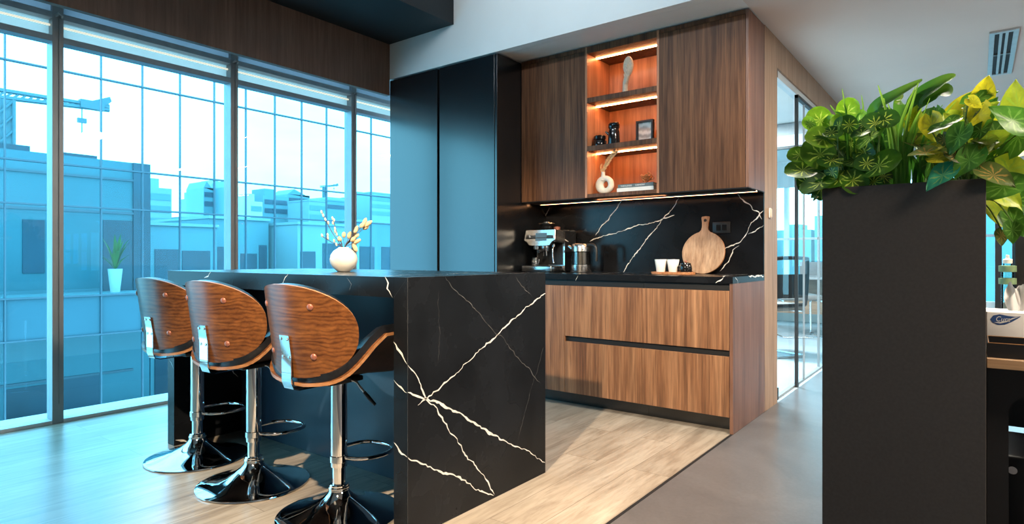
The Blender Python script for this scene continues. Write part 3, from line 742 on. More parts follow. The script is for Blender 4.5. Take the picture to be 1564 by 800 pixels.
LY= [(-0.042, 2.205, 1.46, 0.086, 0, 60), (0.015, 2.186, 1.492, 0.075, 0, 80), (0.008, 2.181, 1.474, 0.067, 2, 20), (0.083, 2.18, 1.449, 0.102, 1, 100), (0.002, 2.059, 1.39, 0.067, 0, -100), (-0.101, 2.082, 1.379, 0.071, 0, -80), (-0.134, 2.145, 1.412, 0.067, 1, 100), (-0.151, 2.166, 1.438, 0.059, 0, 80), (-0.039, 2.191, 1.417, 0.067, 1, -10), (0.064, 2.196, 1.369, 0.078, 0, -20), (0.062, 2.037, 1.384, 0.086, 2, 140), (0.015, 2.141, 1.417, 0.086, 2, 60), (0.0, 2.154, 1.326, 0.078, 3, 200), (-0.085, 2.03, 1.236, 0.075, 4, 220), (-0.062, 2.056, 1.291, 0.082, 3, 250), (-0.157, 2.115, 1.361, 0.071, 3, 160), (-0.124, 2.038, 1.311, 0.059, 3, 180), (0.082, 2.207, 1.321, 0.11, 1, 10), (0.056, 2.193, 1.282, 0.11, 2, -10), (0.079, 2.13, 1.251, 0.098, 1, -20), (0.069, 2.08, 1.212, 0.098, 2, 10), (0.061, 2.186, 1.19, 0.094, 1, -40), (0.054, 2.227, 1.141, 0.078, 1, -70), (0.081, 2.162, 1.111, 0.067, 2, -60), (0.052, 2.165, 1.074, 0.039, 3, -90), (0.075, 2.146, 1.086, 0.051, 2, -90), (-0.021, 2.183, 1.372, 0.071, 2, -60), (-0.047, 2.029, 1.333, 0.071, 2, 240), (-0.026, 2.029, 1.27, 0.078, 2, 230), (0.009, 2.145, 1.271, 0.086, 2, -60), (0.029, 2.076, 1.331, 0.086, 1, 30), (-0.08, 2.127, 1.352, 0.071, 2, 200), (-0.11, 2.114, 1.288, 0.071, 2, 250), (-0.056, 2.089, 1.389, 0.071, 1, 120), (0.039, 2.219, 1.399, 0.078, 1, 40), (0.043, 2.059, 1.232, 0.078, 3, -30), (0.091, 2.103, 1.354, 0.098, 2, 60), (0.095, 2.195, 1.17, 0.078, 2, -50)]
LB= [[(-0.249, 2.2, 1.413), (-0.253, 2.17, 1.479), (-0.195, 2.14, 1.507), (-0.128, 2.11, 1.53)], [(-0.16, 2.2, 1.422), (-0.145, 2.17, 1.492), (-0.086, 2.14, 1.524), (-0.051, 2.11, 1.527)], [(-0.163, 2.2, 1.432), (-0.151, 2.17, 1.474), (-0.086, 2.14, 1.499), (-0.063, 2.11, 1.476)], [(-0.24, 2.2, 1.402), (-0.249, 2.17, 1.452), (-0.222, 2.14, 1.455), (-0.186, 2.11, 1.432)], [(-0.194, 2.2, 1.396), (-0.188, 2.17, 1.469), (-0.188, 2.14, 1.493), (-0.179, 2.11, 1.481)]]
LG= [[(-0.185, 2.1, 1.251), (-0.201, 2.1, 1.391), (-0.236, 2.1, 1.531)], [(-0.178, 2.1, 1.251), (-0.164, 2.1, 1.405), (-0.136, 2.1, 1.521)], [(-0.182, 2.1, 1.251), (-0.178, 2.1, 1.407), (-0.143, 2.1, 1.511)], [(-0.188, 2.1, 1.251), (-0.204, 2.1, 1.352), (-0.221, 2.1, 1.49)], [(-0.175, 2.1, 1.25), (-0.185, 2.1, 1.369), (-0.211, 2.1, 1.473)], [(-0.185, 2.1, 1.251), (-0.191, 2.1, 1.313), (-0.204, 2.1, 1.391)], [(-0.172, 2.1, 1.25), (-0.153, 2.1, 1.384), (-0.128, 2.1, 1.447)], [(-0.195, 2.1, 1.252), (-0.185, 2.1, 1.331), (-0.198, 2.1, 1.409)], [(-0.164, 2.1, 1.249), (-0.169, 2.1, 1.358), (-0.156, 2.1, 1.451)], [(-0.315, 2.1, 1.405), (-0.324, 2.1, 1.486), (-0.331, 2.1, 1.537)], [(-0.306, 2.1, 1.404), (-0.275, 2.1, 1.459), (-0.279, 2.1, 1.509)], [(-0.14, 2.1, 1.308), (-0.102, 2.1, 1.415), (-0.079, 2.1, 1.449)], [(-0.132, 2.1, 1.307), (-0.079, 2.1, 1.412), (-0.046, 2.1, 1.458)], [(-0.313, 2.1, 1.405), (-0.351, 2.1, 1.47), (-0.364, 2.1, 1.492)], [(-0.172, 2.1, 1.25), (-0.148, 2.1, 1.356), (-0.109, 2.1, 1.472)]]

# ------------------------------------------------------------------ island
XI, YI, YI2, XL = -1.632, 1.522, 2.402, -3.534
IT = 0.948
rv = random.Random(3)
isl = thing('kitchen_island', 'black marble waterfall kitchen island with white veins and a navy back panel', 'kitchen island', (-2.58, 1.96, 0))
MB3 = [M['marble'], M['vein'], M['vein_faint'], M['edge_light']]
def strip(bm, a, c, n, w=0.0022, mi=3):
    ribbon(bm, [a, c], n, w*0.5, mi, random.Random(1), jit=0, step=9)
# waterfall end panel nearest the camera
b = new(); box(b, XI-0.074, XI, YI, YI2, 0, IT-0.0005)
for pts, w in V_END:
    ribbon(b, [(XI, y, z) for y, z in pts], (1, 0, 0), w*.82, 1 if w > .004 else 2, rv)
for pts, w in V_FRONT:
    if pts[0][0] > -1.71: ribbon(b, [(x, YI, z) for x, z in pts], (0, -1, 0), w, 1, rv)
obj('end_panel', b, MB3, isl, fixn=False)
b = new(); box(b, XL, XL+0.074, YI, YI2, 0, IT-0.0765)
ribbon(b, [(-3.521, YI, .465), (-3.49, YI, .45), (-3.46, YI, .418)], (0, -1, 0), .008, 1, rv)
ribbon(b, [(XL+.074, 1.763, .421), (XL+.074, 1.809, .38), (XL+.074, 1.836, .372), (XL+.074, 1.885, .319)], (1, 0, 0), .012, 1, rv)
ribbon(b, [(XL+.074, 1.53, .03), (XL+.074, 1.56, .02), (XL+.074, 1.60, .0)], (1, 0, 0), .010, 1, rv)
obj('end_panel', b, MB3, isl, fixn=False)
b = new()
# mitred slab: long front edge meets the end panel on the diagonal
prism(b, [(XL, YI, IT), (XI-0.0745, YI, IT), (XI-0.0745, YI, IT-0.076), (XL, YI, IT-0.076)], (0, YI2-YI, 0))
box(b, XI-0.0745, XI-0.0003, YI+0.0003, YI2-0.0003, IT-0.0004, IT)
for pts, w in V_FRONT:
    if pts[0][0] < -1.71 and pts[0][1] > .8: ribbon(b, [(x, YI, z) for x, z in pts], (0, -1, 0), w, 1 if w > .005 else 2, rv)
ribbon(b, [(-1.80, 1.53, IT), (-1.86, 1.70, IT), (-1.80, 1.9, IT), (-1.9, 2.15, IT), (-1.86, 2.39, IT)], (0, 0, 1), .007, 1, rv)
ribbon(b, [(-2.40, 1.53, IT), (-2.36, 1.75, IT), (-2.45, 2.05, IT), (-2.40, 2.39, IT)], (0, 0, 1), .006, 1, rv)
obj('worktop', b, MB3, isl, fixn=False)
b = new(); strip(b, (XI-0.0005, YI-0.0006, IT-.001), (XI-0.074, YI-0.0006, IT-.076), (0, -1, 0), 0.003)
strip(b, (XI+0.0004, YI-.0004, .002), (XI+0.0004, YI-.0004, IT), (1, -1, 0), 0.004)
strip(b, (XI, YI, IT+.0004), (XI, YI2, IT+.0004), (1, 0, 1), 0.003)
strip(b, (XL, YI, IT+.0004), (XI, YI, IT+.0004), (0, -1, 1), 0.003)
obj('mitre_and_edge_glints', b, M['edge_light'], isl, fixn=False)  # mitre line, and edge highlights painted on as pale strips
b = new(); box(b, XL+0.0745, XI-0.0745, 1.905, YI2-0.03, 0.0, IT-0.0765); obj('back_panel', b, M['navy'], isl)

# ------------------------------------------------------------------ base cabinets
def drawer(par, x0, x1, z0, z1):
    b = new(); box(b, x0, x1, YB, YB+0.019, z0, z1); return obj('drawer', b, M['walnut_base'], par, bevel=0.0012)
CZ = 0.869
def carcass(par, x0, x1):
    b = new(); box(b, x0, x1, YB+0.024, YW, 0.094, CZ-0.0005)
    box(b, x0, x1, YB+0.0195, YB+0.024, 0.094, 0.826)
    obj('carcass', b, M['black_gap'], par)
    b = new(); box(b, x0, x1, YB+0.098, YB+0.116, 0, 0.0935); obj('toe_kick', b, M['door_black'], par)
bc = thing('base_cabinet', 'narrow walnut base cabinet door beside the tall black cabinets, partly behind the island', 'cabinet', (-2.56, 3.9, 0))
carcass(bc, -2.858, -2.262)
b = new(); box(b, -2.856, -2.263, YB, YB+0.019, 0.095, 0.826); obj('door', b, M['walnut_base'], bc, bevel=0.0012)
bc = thing('base_cabinet', 'middle walnut base unit with two wide drawers, left of the end unit', 'cabinet', (-1.97, 3.9, 0))
carcass(bc, -2.2615, -1.6865)
drawer(bc, -2.2605, -1.6875, 0.482, 0.826); drawer(bc, -2.2605, -1.6875, 0.095, 0.445)
bc = thing('base_cabinet', 'right hand walnut base unit with two wide drawers and a full end panel', 'cabinet', (-1.40, 3.9, 0))
carcass(bc, -1.6855, -1.1405)
drawer(bc, -1.6845, -1.1425, 0.482, 0.826); drawer(bc, -1.6845, -1.1425, 0.095, 0.445)
b = new(); box(b, -1.140, XE, YB, YW, 0, CZ-0.0005); o = obj('end_panel', b, M['walnut_end'], bc, bevel=0.001); o['label'] = 'purplish brown end panel'

b = new(); box(b, -2.858, XE+0.001, YB-0.004, YW-0.0125, CZ, 0.907)
for pts, w in V_CF: ribbon(b, [(x, YB-.004, z) for x, z in pts], (0, -1, 0), w, 1, rv)
ribbon(b, [(XE+.001, 3.60, .906), (XE+.001, 3.65, .888), (XE+.001, 3.66, .869)], (1, 0, 0), .01, 1, rv)
ribbon(b, [(XE+.001, 3.86, .905), (XE+.001, 4.0, .904), (XE+.001, 4.12, .899), (XE+.001, 4.2, .893)], (1, 0, 0), .014, 1, rv)
ribbon(b, [(-2.16, 3.57, .907), (-2.10, 3.8, .907), (-2.16, 4.2, .907)], (0, 0, 1), .008, 1, rv)
ribbon(b, [(-1.175, 3.57, .907), (-1.25, 3.8, .907), (-1.22, 4.2, .907)], (0, 0, 1), .010, 1, rv)
o = obj('countertop', b, MB3, None, fixn=False); tag(o, 'black veined marble countertop along the kitchen wall', 'countertop')
b = new(); box(b, -2.858, XE-0.002, YW-0.012, YW, 0.9072, 1.452)
for pts, w in V_BACK: ribbon(b, [(x, YW-.012, z) for x, z in pts], (0, -1, 0), w, 1, rv)
o = obj('splashback', b, [M['marble_gloss'], M['vein'], M['vein_faint']], None, fixn=False); tag(o, 'black marble splashback with branching white veins', 'splashback')
t = thing('wall_socket', 'black wall socket plate on the splashback behind the round board', 'socket', (-1.40, YW-0.012, 1.225))
b = new(); rbox(b, -1.462, -1.340, YW-0.020, YW-0.0122, 1.185, 1.265, 0.004); obj('plate', b, M['black'], t, smooth=True)
b = new(); box(b, -1.435, -1.405, YW-0.0212, YW-0.0198, 1.205, 1.245); box(b, -1.395, -1.365, YW-0.0212, YW-0.0198, 1.205, 1.245); obj('outlet', b, M['black_gloss'], t)

# ------------------------------------------------------------------ tall black cabinets
TOP = 2.548
for x0, x1, lab, rec in ((-4.048, -3.468, 'left tall black cabinet beside the window', 0), (-3.4655, -2.860, 'right tall black cabinet beside the walnut wall units', 1)):
    t = thing('tall_cabinet', lab, 'cabinet', ((x0+x1)/2, 3.9, 0))
    b = new(); box(b, x0, x1-(.0205 if rec else 0), YB+0.024, YW, 0.0, TOP-.0015); obj('carcass', b, M['black_gap'], t)
    b = new()
    if rec == 0: box(b, x0+.003, x1-.012, YB, YB+.022, 0.06, TOP-.003)
    else:
        box(b, x0+.012, x1-.026, YB, YB+.022, 0.06, TOP-.003)
    obj('door', b, M['door_black'], t, bevel=0.0012)
    if rec:
        b = new(); box(b, x1-.020, x1, YB, YB+.66, 0.0, TOP-.001); obj('side_panel', b, M['door_black'], t, bevel=0.001)
    b = new(); box(b, x0+.003, x1-.003, YB+.02, YB+.024, 0.0, 0.055); obj('plinth', b, M['black_gap'], t)

# ------------------------------------------------------------------ walnut wall units
YU, UZ0, UZ1 = 3.870, 1.454, 2.552
def wall_unit(x0, x1, lab, side):
    t = thing('wall_cabinet', lab, 'cabinet', ((x0+x1)/2, 4.0, UZ0))
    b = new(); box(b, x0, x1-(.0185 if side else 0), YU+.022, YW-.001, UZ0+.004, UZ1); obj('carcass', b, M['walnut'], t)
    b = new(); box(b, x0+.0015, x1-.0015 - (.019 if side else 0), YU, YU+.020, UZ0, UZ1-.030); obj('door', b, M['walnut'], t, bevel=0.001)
    b = new(); box(b, x0, x1-(.019 if side else 0), YU, YU+.020, UZ1-.028, UZ1); obj('filler_strip', b, M['walnut'], t)
    if side:
        b = new(); box(b, x1-.018, x1, YU-.001, YW-.001, UZ0-.0005, UZ1); o = obj('side_panel', b, M['walnut_end'], t, bevel=0.001)
    b = new(); box(b, x0, x1, YU, YW-.001, UZ0-.006, UZ0-.001); obj('base_strip', b, M['black_gap'], t)
    return t
wall_unit(-2.857, -2.2805, 'walnut wall cabinet left of the lit shelves', False)
wall_unit(-1.7065, XE, 'walnut wall cabinet right of the lit shelves, at the open corridor end', True)
# open lit shelf unit
NX0, NX1 = -2.280, -1.707
sh = thing('open_shelf_unit', 'open walnut shelf unit with three levels lit by warm strips', 'shelf', (-2.0, 4.0, UZ0))
for x in (NX0, NX1-.016):
    b = new(); box(b, x, x+.016, YU, YW-.013, UZ0, UZ1-.0005); obj('side_panel', b, M['walnut_niche_lit'], sh)
b = new(); box(b, NX0+.0165, NX1-.0165, YW-.0125, YW-.001, UZ0, UZ1); obj('back_panel', b, M['walnut_niche_lit'], sh)
SHZ = [(UZ0, UZ0+.026), (1.792, 1.828), (2.143, 2.179), (2.503, UZ1-.0005)]
for i, (z0, z1) in enumerate(SHZ):
    b = new(); box(b, NX0+.0165, NX1-.0165, YU, YW-.013, z0, z1)
    obj('bottom' if i == 0 else ('top' if i == 3 else 'shelf'), b, M['walnut'], sh, bevel=0.0008)
    if i:
        b = new(); box(b, NX0+.0175, NX1-.0175, 4.000, 4.013, z0-.0065, z0-.0003); o = obj('led_strip', b, M['led'], sh)
t = thing('led_light_bar', 'long warm light bar under the walnut wall units', 'light', (-1.95, 4.06, 1.447))
b = new(); box(b, -2.80, -1.125, 4.045, 4.058, 1.4405, 1.4475); obj('diffuser', b, M['led_under'], t)
b = new(); box(b, -2.80, -1.124, 4.040, 4.0445, 1.4400, 1.4478); box(b, -2.80, -1.124, 4.0585, 4.063, 1.4400, 1.4478); obj('channel', b, M['frame_al'], t)

# ------------------------------------------------------------------ bar stools
def sgnpow(v, e): return math.copysign(abs(v)**e, v)
def shell(fn, thick, ex=1.0, rings=9, n=44, top=0, side=0, bottom=0, dom=1.0):
    """rounded plate: fn maps (p,q) in a superellipse to a point; offset along its normal makes it solid"""
    bm = new()
    def nrm(p, q):
        e = 0.01
        return ((fn(p+e, q)-fn(p-e, q)).cross(fn(p, q+e)-fn(p, q-e))).normalized()
    def pq(r, i):
        a = 2*PI*i/n
        return r*sgnpow(math.cos(a), ex), r*sgnpow(math.sin(a), ex)
    A = []; B = []
    for k in range(1, rings+1):
        r = dom*(k/rings)**0.85
        ra, rb = [], []
        for i in range(n):
            p, q = pq(r, i); P = fn(p, q); N = nrm(p, q)
            ra.append(bm.verts.new(P + N*thick)); rb.append(bm.verts.new(P))
        A.append(ra); B.append(rb)
    P = fn(0, 0); N = nrm(0, 0); ca, cb = bm.verts.new(P+N*thick), bm.verts.new(P)
    for R, c, mi in ((A, ca, top), (B, cb, bottom)):
        for i in range(n):
            f = bm.faces.new((c, R[0][i], R[0][(i+1) % n])); f.material_index = mi
        for k in range(rings-1):
            for i in range(n):
                f = bm.faces.new((R[k][i], R[k+1][i], R[k+1][(i+1) % n], R[k][(i+1) % n])); f.material_index = mi
    for i in range(n):
        f = bm.faces.new((A[-1][i], A[-1][(i+1) % n], B[-1][(i+1) % n], B[-1][i])); f.material_index = side
    return bm

def back_pt(p, q):
    # p across (-1..1), q up (-1..1): wrapped plate leaning back, a bit narrower at the bottom
    z = 0.752 + 0.172*q
    half = 0.325*(0.93 + 0.07*q)
    R = 0.32
    a = p*half/R
    lean = 0.050*((q+1)/2)
    zz = z - 0.010*abs(p)**2*(1+q)
    return Vector((R*math.sin(a), -0.205 - lean + R*(1-math.cos(a))*0.92, zz))
def seat_pt(p, q):
    # low along the rear edge, both sides sweep up into wings towards the front half
    x = 0.280*p; y = 0.215*q + 0.005
    t = min(1, abs(p)/0.98); s = max(0, (t-0.10)/0.90); s = s*s*(3-2*s)
    g = min(1, max(0, (q+0.95)/1.05)); g = g*g*(3-2*g)
    z = 0.548 + 0.185*s*(0.12+0.88*g)*(1-0.35*max(0, q-.2)) - 0.030*max(0, q-0.45)**1.3
    return Vector((x, y, z))

def make_stool(label):
    t = thing('bar_stool', label, 'bar stool', (0, 0, 0), 0, 'walnut bar stools along the island')
    b = new()
    lathe(b, [(0, 0.0), (0.236, 0.0), (0.240, 0.003), (0.239, 0.008), (0.225, 0.013), (0.190, 0.021), (0.150, 0.031), (0.112, 0.044), (0.080, 0.059), (0.056, 0.076), (0.042, 0.092), (0.038, 0.100), (0, 0.100)], n=72)
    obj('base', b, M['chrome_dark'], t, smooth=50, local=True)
    b = new(); lathe(b, [(0, .1), (.039, .1), (.041, .104), (.041, .112), (.037, .116), (.037, .121), (.033, .125), (0, .125)], n=36); obj('collar', b, M['chrome'], t, smooth=30, local=True)
    b = new(); lathe(b, [(0, .12), (.0255, .12), (.0255, .21), (0, .21)], n=36); obj('gas_lift', b, M['chrome'], t, smooth=30, local=True)
    b = new(); lathe(b, [(.026, .192), (.0315, .192), (.0320, .196), (.0320, .530), (.0, .530)], n=40); obj('column', b, M['chrome'], t, smooth=30, local=True)
    # stadium foot ring held by a clamp
    pts = [(0.108*sgnpow(math.cos(2*PI*k/32), .82), 0.127+0.110*sgnpow(math.sin(2*PI*k/32), .82), 0.224) for k in range(32)]
    b = new(); tube(b, pts, 0.0085, 10, closed=True); fr = obj('footrest', b, M['chrome'], t, smooth=60, local=True)
    b = new(); lathe(b, [(.0322, .210), (.0355, .212), (.0355, .236), (.0322, .238)], n=32); obj('clamp', b, M['chrome'], fr, smooth=40, local=True)
    b = new(); rbox(b, -.060, .060, -.09, .075, .528, .549, .006); obj('mount_plate', b, M['black'], t, smooth=40, local=True)
    b = new(); tube(b, smooth_path([(.035, .01, .538), (.078, .02, .534), (.098, .025, .515), (.128, .03, .490)], 5), .0048, 8)
    lv = obj('lever', b, M['chrome'], t, smooth=60, local=True)
    b = new(); tube(b, [(.120, .0285, .4965), (.145, .033, .4755), (.172, .039, .453)], [.0065, .0075, .006], 8); obj('grip', b, M['black'], lv, smooth=60, local=True)
    b = shell(seat_pt, 0.012, ex=0.72, side=1, bottom=2); obj('seat', b, [M['stool_ply'], M['ply_edge'], M['ply_shade']], t, smooth=50, local=True)
    b = shell(lambda p, q: seat_pt(p, q) + Vector((0, 0, .0115)), 0.030, ex=0.72, dom=0.955)
    obj('seat_cushion', b, M['leather'], t, smooth=60, local=True)
    # backrest plate: normal of (p,q) points to the rear, so the pad sits on the inner side
    b = shell(back_pt, 0.011, ex=0.86, side=1, rings=10, n=56); bk = obj('backrest', b, [M['stool_ply'], M['ply_edge']], t, smooth=50, local=True)
    def pad(p, q):
        e = .01; N = ((back_pt(p+e, q)-back_pt(p-e, q)).cross(back_pt(p, q+e)-back_pt(p, q-e))).normalized()
        return back_pt(p, q) - N*0.030
    b = shell(pad, 0.0295, ex=0.86, rings=8, n=56, dom=0.985); obj('back_cushion', b, M['leather'], t, smooth=60, local=True)
    for p, q in ((.44, .56), (.44, -.50), (-.44, .56), (-.44, -.50)):
        e = .01; N = ((back_pt(p+e, q)-back_pt(p-e, q)).cross(back_pt(p, q+e)-back_pt(p, q-e))).normalized()
        c = back_pt(p, q) + N*0.0105; b = new(); lathe(b, [(0, 0), (.0125, 0), (.0118, .003), (.008, .0055), (0, .0065)], n=16)
        m = Vector((0, 0, 1)).rotation_difference(N).to_matrix().to_4x4(); m.translation = c
        bmesh.ops.transform(b, matrix=m, verts=b.verts[:]); o = obj('rivet', b, M['copper'], bk, smooth=60, local=True)
    # bent chrome bracket from backrest down under the seat
    def yb(z):
        q = max(-1, (z-.755)/.172); return back_pt(0, q).y
    prof = [(yb(.735)-.0115, .735), (yb(.66)-.0115, .66), (-.2275, .60), (-.2270, .562), (-.218, .540), (-.198, .5335), (-.090, .5335)]
    prof = [(v.x, v.y) for v in [Vector((a, c, 0)) for a, c in prof]]
    b = new(); L = []
    for k, (y, z) in enumerate(prof):
        hw = .030
        if k == len(prof)-1: hw = .026
        yo, zo = (-.005, 0) if k < 4 else ((-.0035, -.0035) if k == 4 else (0, -.005))
        L.append([b.verts.new(p) for p in ((-hw, y, z), (hw, y, z), (hw, y+yo, z+zo), (-hw, y+yo, z+zo))])
    for A, B in zip(L, L[1:]):
        for i in range(4): b.faces.new((A[i], A[(i+1) % 4], B[(i+1) % 4], B[i]))
    b.faces.new(L[0]); b.faces.new(L[-1])
    br = obj('bracket', b, M['chrome'], t, smooth=25, local=True)
    for x in (-.019, .019):
        for z in (.722, .655):
            b = new(); lathe(b, [(0, 0), (.0062, 0), (.0055, -.003), (0, -.0042)], (x, yb(z)-.0163, z), 12, axis='Y'); obj('bolt', b, M['steel'], br, smooth=60, local=True)
    return t
st = make_stool('nearest walnut backed bar stool, beside the marble island end')
st.location = (-2.020, 1.515, 0); st.rotation_euler = (0, 0, 0.0)
dup(st, (-2.604, 1.49, 0), 0.06, 'middle walnut backed bar stool of the three at the island')
dup(st, (-3.172, 1.51, 0), 0.05, 'farthest walnut backed bar stool, nearest the windows')

# ------------------------------------------------------------------ vase with dried stems on the island
VX, VY = -2.535, 1.93
t = thing('round_vase', 'round white ceramic vase standing on the black marble island', 'vase', (VX, VY, IT))
b = new()
lathe(b, [(0, 0.0), (.030, 0.0), (.034, .004), (.052, .020), (.065, .042), (.0685, .062), (.064, .084), (.050, .104), (.034, .115), (.027, .119), (.0255, .1225), (.0225, .1225), (.022, .117), (.035, .108), (.055, .085), (.058, .06), (.045, .022), (0, .012)], (VX, VY, IT+.0005), 48)
obj('body', b, M['white_cer'], t, smooth=60)
RX, RY = math.cos(YAW), math.sin(YAW)
def vpt(dx, dz, dep=0.0):
    # dx along the line of the windows' far corner, dep across it
    return Vector((VX + RX*dx - RY*dep, VY + RY*dx + RX*dep, IT + .1225 + dz))
def ellip(bm, a, c, r, n=10, rings=6, mi=0):
    a, c = Vector(a), Vector(c); d = c-a; L = d.length
    m = Vector((0, 0, 1)).rotation_difference(d.normalized()).to_matrix().to_4x4(); m.translation = a
    x = bmesh.new(); lathe(x, [(r*math.sin(PI*k/rings)*(1.1-.25*k/rings), L*(1-math.cos(PI*k/rings))/2) for k in range(rings+1)], n=n)
    merge(bm, x, mi, m)
r4 = random.Random(8)
twigs = [((-.106, .172), [(-.088, .135), (-.073, .118), (-.040, .075), (-.098, .155)], 'tallest leaning left'),
         ((-.058, .142), [(-.055, .118), (-.044, .090), (-.035, .062), (-.050, .133)], 'second tallest, more upright'),
         ((-.108, .055), [(-.080, .058), (-.078, .042), (-.046, .028), (-.035, .010)], 'short and spreading far left')]
for k, ((tx, tz), buds, d) in enumerate(twigs):
    dep = (-.01, .012, .004)[k]
    t = thing('willow_twig', 'dried brown bud twig in the white vase, %s' % d, 'dried twig', vpt(0, 0), 0, 'dried twigs in the round vase')
    b = new(); tube(b, smooth_path([vpt(.004*k-.004, -.10, 0), vpt(-.008+.003*k, -.004, dep*.3), vpt(tx*.5-.004, tz*.45, dep*.7), vpt(tx, tz, dep)], 5), [.0016]*16, 6); obj('stem', b, M['twig'], t, smooth=60)
    for i, (bx, bz) in enumerate(buds + [(tx, tz)]):
        f = bz/max(tz, .01); p = vpt(bx, bz, dep*f); q = p + Vector((RX*-.004, RY*-.004, .015))
        b = new(); ellip(b, p-Vector((0, 0, .004)), q, .0055, 8); obj('bud', b, M['bud'], t, smooth=60)
tails = [((-.010, .030), (-.024, .055), 'low in front'), ((.002, .048), (.004, .078), 'upright at the middle'), ((.020, .043), (.030, .082), 'upright right of the middle'),
         ((.056, .070), (.074, .108), 'upper right, below the top cluster'), ((.050, .050), (.074, .068), 'right, under the upper head'), ((.055, .022), (.090, .040), 'spreading right'),
         ((.048, .020), (.068, -.022), 'drooping over the right side'), ((.085, .098), (.108, .124), 'in the top right cluster, left one'), ((.098, .108), (.114, .148), 'in the top right cluster, topmost'),
         ((.100, .102), (.142, .134), 'in the top right cluster, farthest right'), ((.094, .092), (.122, .108), 'in the top right cluster, lowest'), ((.040, .030), (.062, .052), 'tucked behind the spreading one')]
for k, (a, c, d) in enumerate(tails):
    dep = r4.uniform(-.018, .018)
    t = thing('bunny_tail_stem', 'cream bunny tail grass in the white vase, %s' % d, 'dried grass', vpt(0, 0), 0, 'dried grass heads in the round vase')
    A, Cc = vpt(*a, dep), vpt(*c, dep)
    b = new(); tube(b, smooth_path([vpt(0, -.10), vpt(.006*(1 if a[0] > 0 else -1), -.002, dep*.2), vpt(a[0]*.6, max(a[1]*.6, .012), dep*.7), A], 5), .0011, 6); obj('stem', b, M['twig'], t, smooth=60)
    b = new(); ellip(b, A, Cc, .0105, 12, 8)
    for v in b.verts: v.co += Vector((r4.uniform(-1, 1), r4.uniform(-1, 1), r4.uniform(-1, 1)))*.0012
    obj('seed_head', b, M['bunny'], t, smooth=70)

# ------------------------------------------------------------------ coffee machine
CT = 0.9073
t = thing('coffee_machine', 'stainless espresso machine with display and bean hopper on the black countertop', 'coffee machine', (-2.66, 3.98, CT))
cx0, cx1, cy0, cy1 = -2.815, -2.525, 3.83, 4.17
b = new()
# body: rear housing with sloped side profile, head over the tray
prof = [(4.17, .004), (4.00, .004), (4.00, .225), (3.86, .232), (3.845, .262), (3.865, .322), (4.15, .330), (4.17, .315)]
prism(b, [(cx0+.012, y, CT+z) for y, z in prof], (cx1-cx0-.024, 0, 0)); obj('housing', b, M['steel'], t, bevel=0.006)
b = new(); box(b, cx0+.03, cx1-.03, 3.996, 3.9995, CT+.055, CT+.225); obj('back_plate', b, M['black'], t)
# control face with notched lower edge
fx = [(cx0, .245), (cx0+.03, .230), (cx0+.05, .205), (cx0+.115, .200), (cx1-.115, .200), (cx1-.05, .205), (cx1-.03, .232), (cx1, .247), (cx1-.004, .325), (cx0+.012, .325)]
b = new(); prism(b, [(x, 3.842 - (.0) + (z-.2)*.12, CT+z) for x, z in fx], (0, .020, 0)); fp = obj('control_panel', b, M['steel'], t, bevel=0.003)
b = new(); prism(b, [(-2.705, 3.8405+(.240-.2)*.12, CT+.240), (-2.605, 3.8405+(.240-.2)*.12, CT+.240), (-2.605, 3.8405+(.300-.2)*.12, CT+.300), (-2.705, 3.8405+(.300-.2)*.12, CT+.300)], (0, -.002, 0)); obj('display', b, M['screen_on'], fp)
b = new(); lathe(b, [(0, 0), (.016, 0), (.015, -.010), (0, -.011)], (-2.775, 3.850, CT+.275), 24, axis='Y'); obj('dial', b, M['steel'], fp, smooth=40)
b = new(); rbox(b, cx0-.005, cx1-.02, 3.822, 3.998, CT+.004, CT+.048, .006); tr_ = obj('drip_tray', b, M['steel'], t, smooth=40)
b = new()
for k in range(11): box(b, cx0+.02+k*.022, cx0+.030+k*.022, 3.84, 3.985, CT+.0485, CT+.0495)
obj('grate', b, M['black'], tr_)
b = new(); prism(b, [(cx0+.03, 3.8215, CT+.004), (cx1-.055, 3.8215, CT+.004), (cx1-.075, 3.8215, CT+.018), (cx0+.05, 3.8215, CT+.018)], (0, .001, 0)); obj('tray_shadow_gap', b, M['black'], tr_)
b = new()
for x in (cx0+.03, cx1-.05):
    for y in (3.84, 4.14): lathe(b, [(0, 0), (.012, 0), (.012, .006), (0, .006)], (x, y, CT), 12)
obj('foot', b, M['black'], t)
b = new(); lathe(b, [(0, 0), (.026, 0), (.026, .028), (0, .028)], (-2.735, 3.905, CT+.176), 24); lathe(b, [(0, 0), (.033, 0), (.033, .016), (0, .016)], (-2.655, 3.905, CT+.186), 24); gh = obj('group_head', b, M['chrome'], t, smooth=30)
b = new(); lathe(b, [(0, 0), (.031, 0), (.033, .022), (0, .022)], (-2.655, 3.905, CT+.162), 24)
tube(b, [(-2.665, 3.905, CT+.162), (-2.668, 3.905, CT+.125)], .006, 8); tube(b, [(-2.645, 3.905, CT+.162), (-2.642, 3.905, CT+.125)], .006, 8)
pf = obj('portafilter', b, M['chrome'], t, smooth=30)
b = new(); tube(b, [(-2.655, 3.875, CT+.172), (-2.652, 3.850, CT+.165), (-2.648, 3.800, CT+.158)], [.008, .011, .012], 10); obj('handle', b, M['black'], pf, smooth=50)
b = new(); tube(b, smooth_path([(-2.575, 3.90, CT+.205), (-2.572, 3.885, CT+.17), (-2.565, 3.875, CT+.12), (-2.555, 3.872, CT+.07)], 5), .0055, 8); lathe(b, [(0, 0), (.012, .0), (.012, .02), (0, .02)], (-2.575, 3.90, CT+.195), 16); obj('steam_wand', b, M['chrome'], t, smooth=50)
b = new(); lathe(b, [(0, 0), (.052, 0), (.060, .006), (.050, .014), (.050, .030), (.064, .050), (0, .050)], (-2.715, 4.02, CT+.328), 32); obj('bean_hopper', b, M['black_gloss'], t, smooth=30)
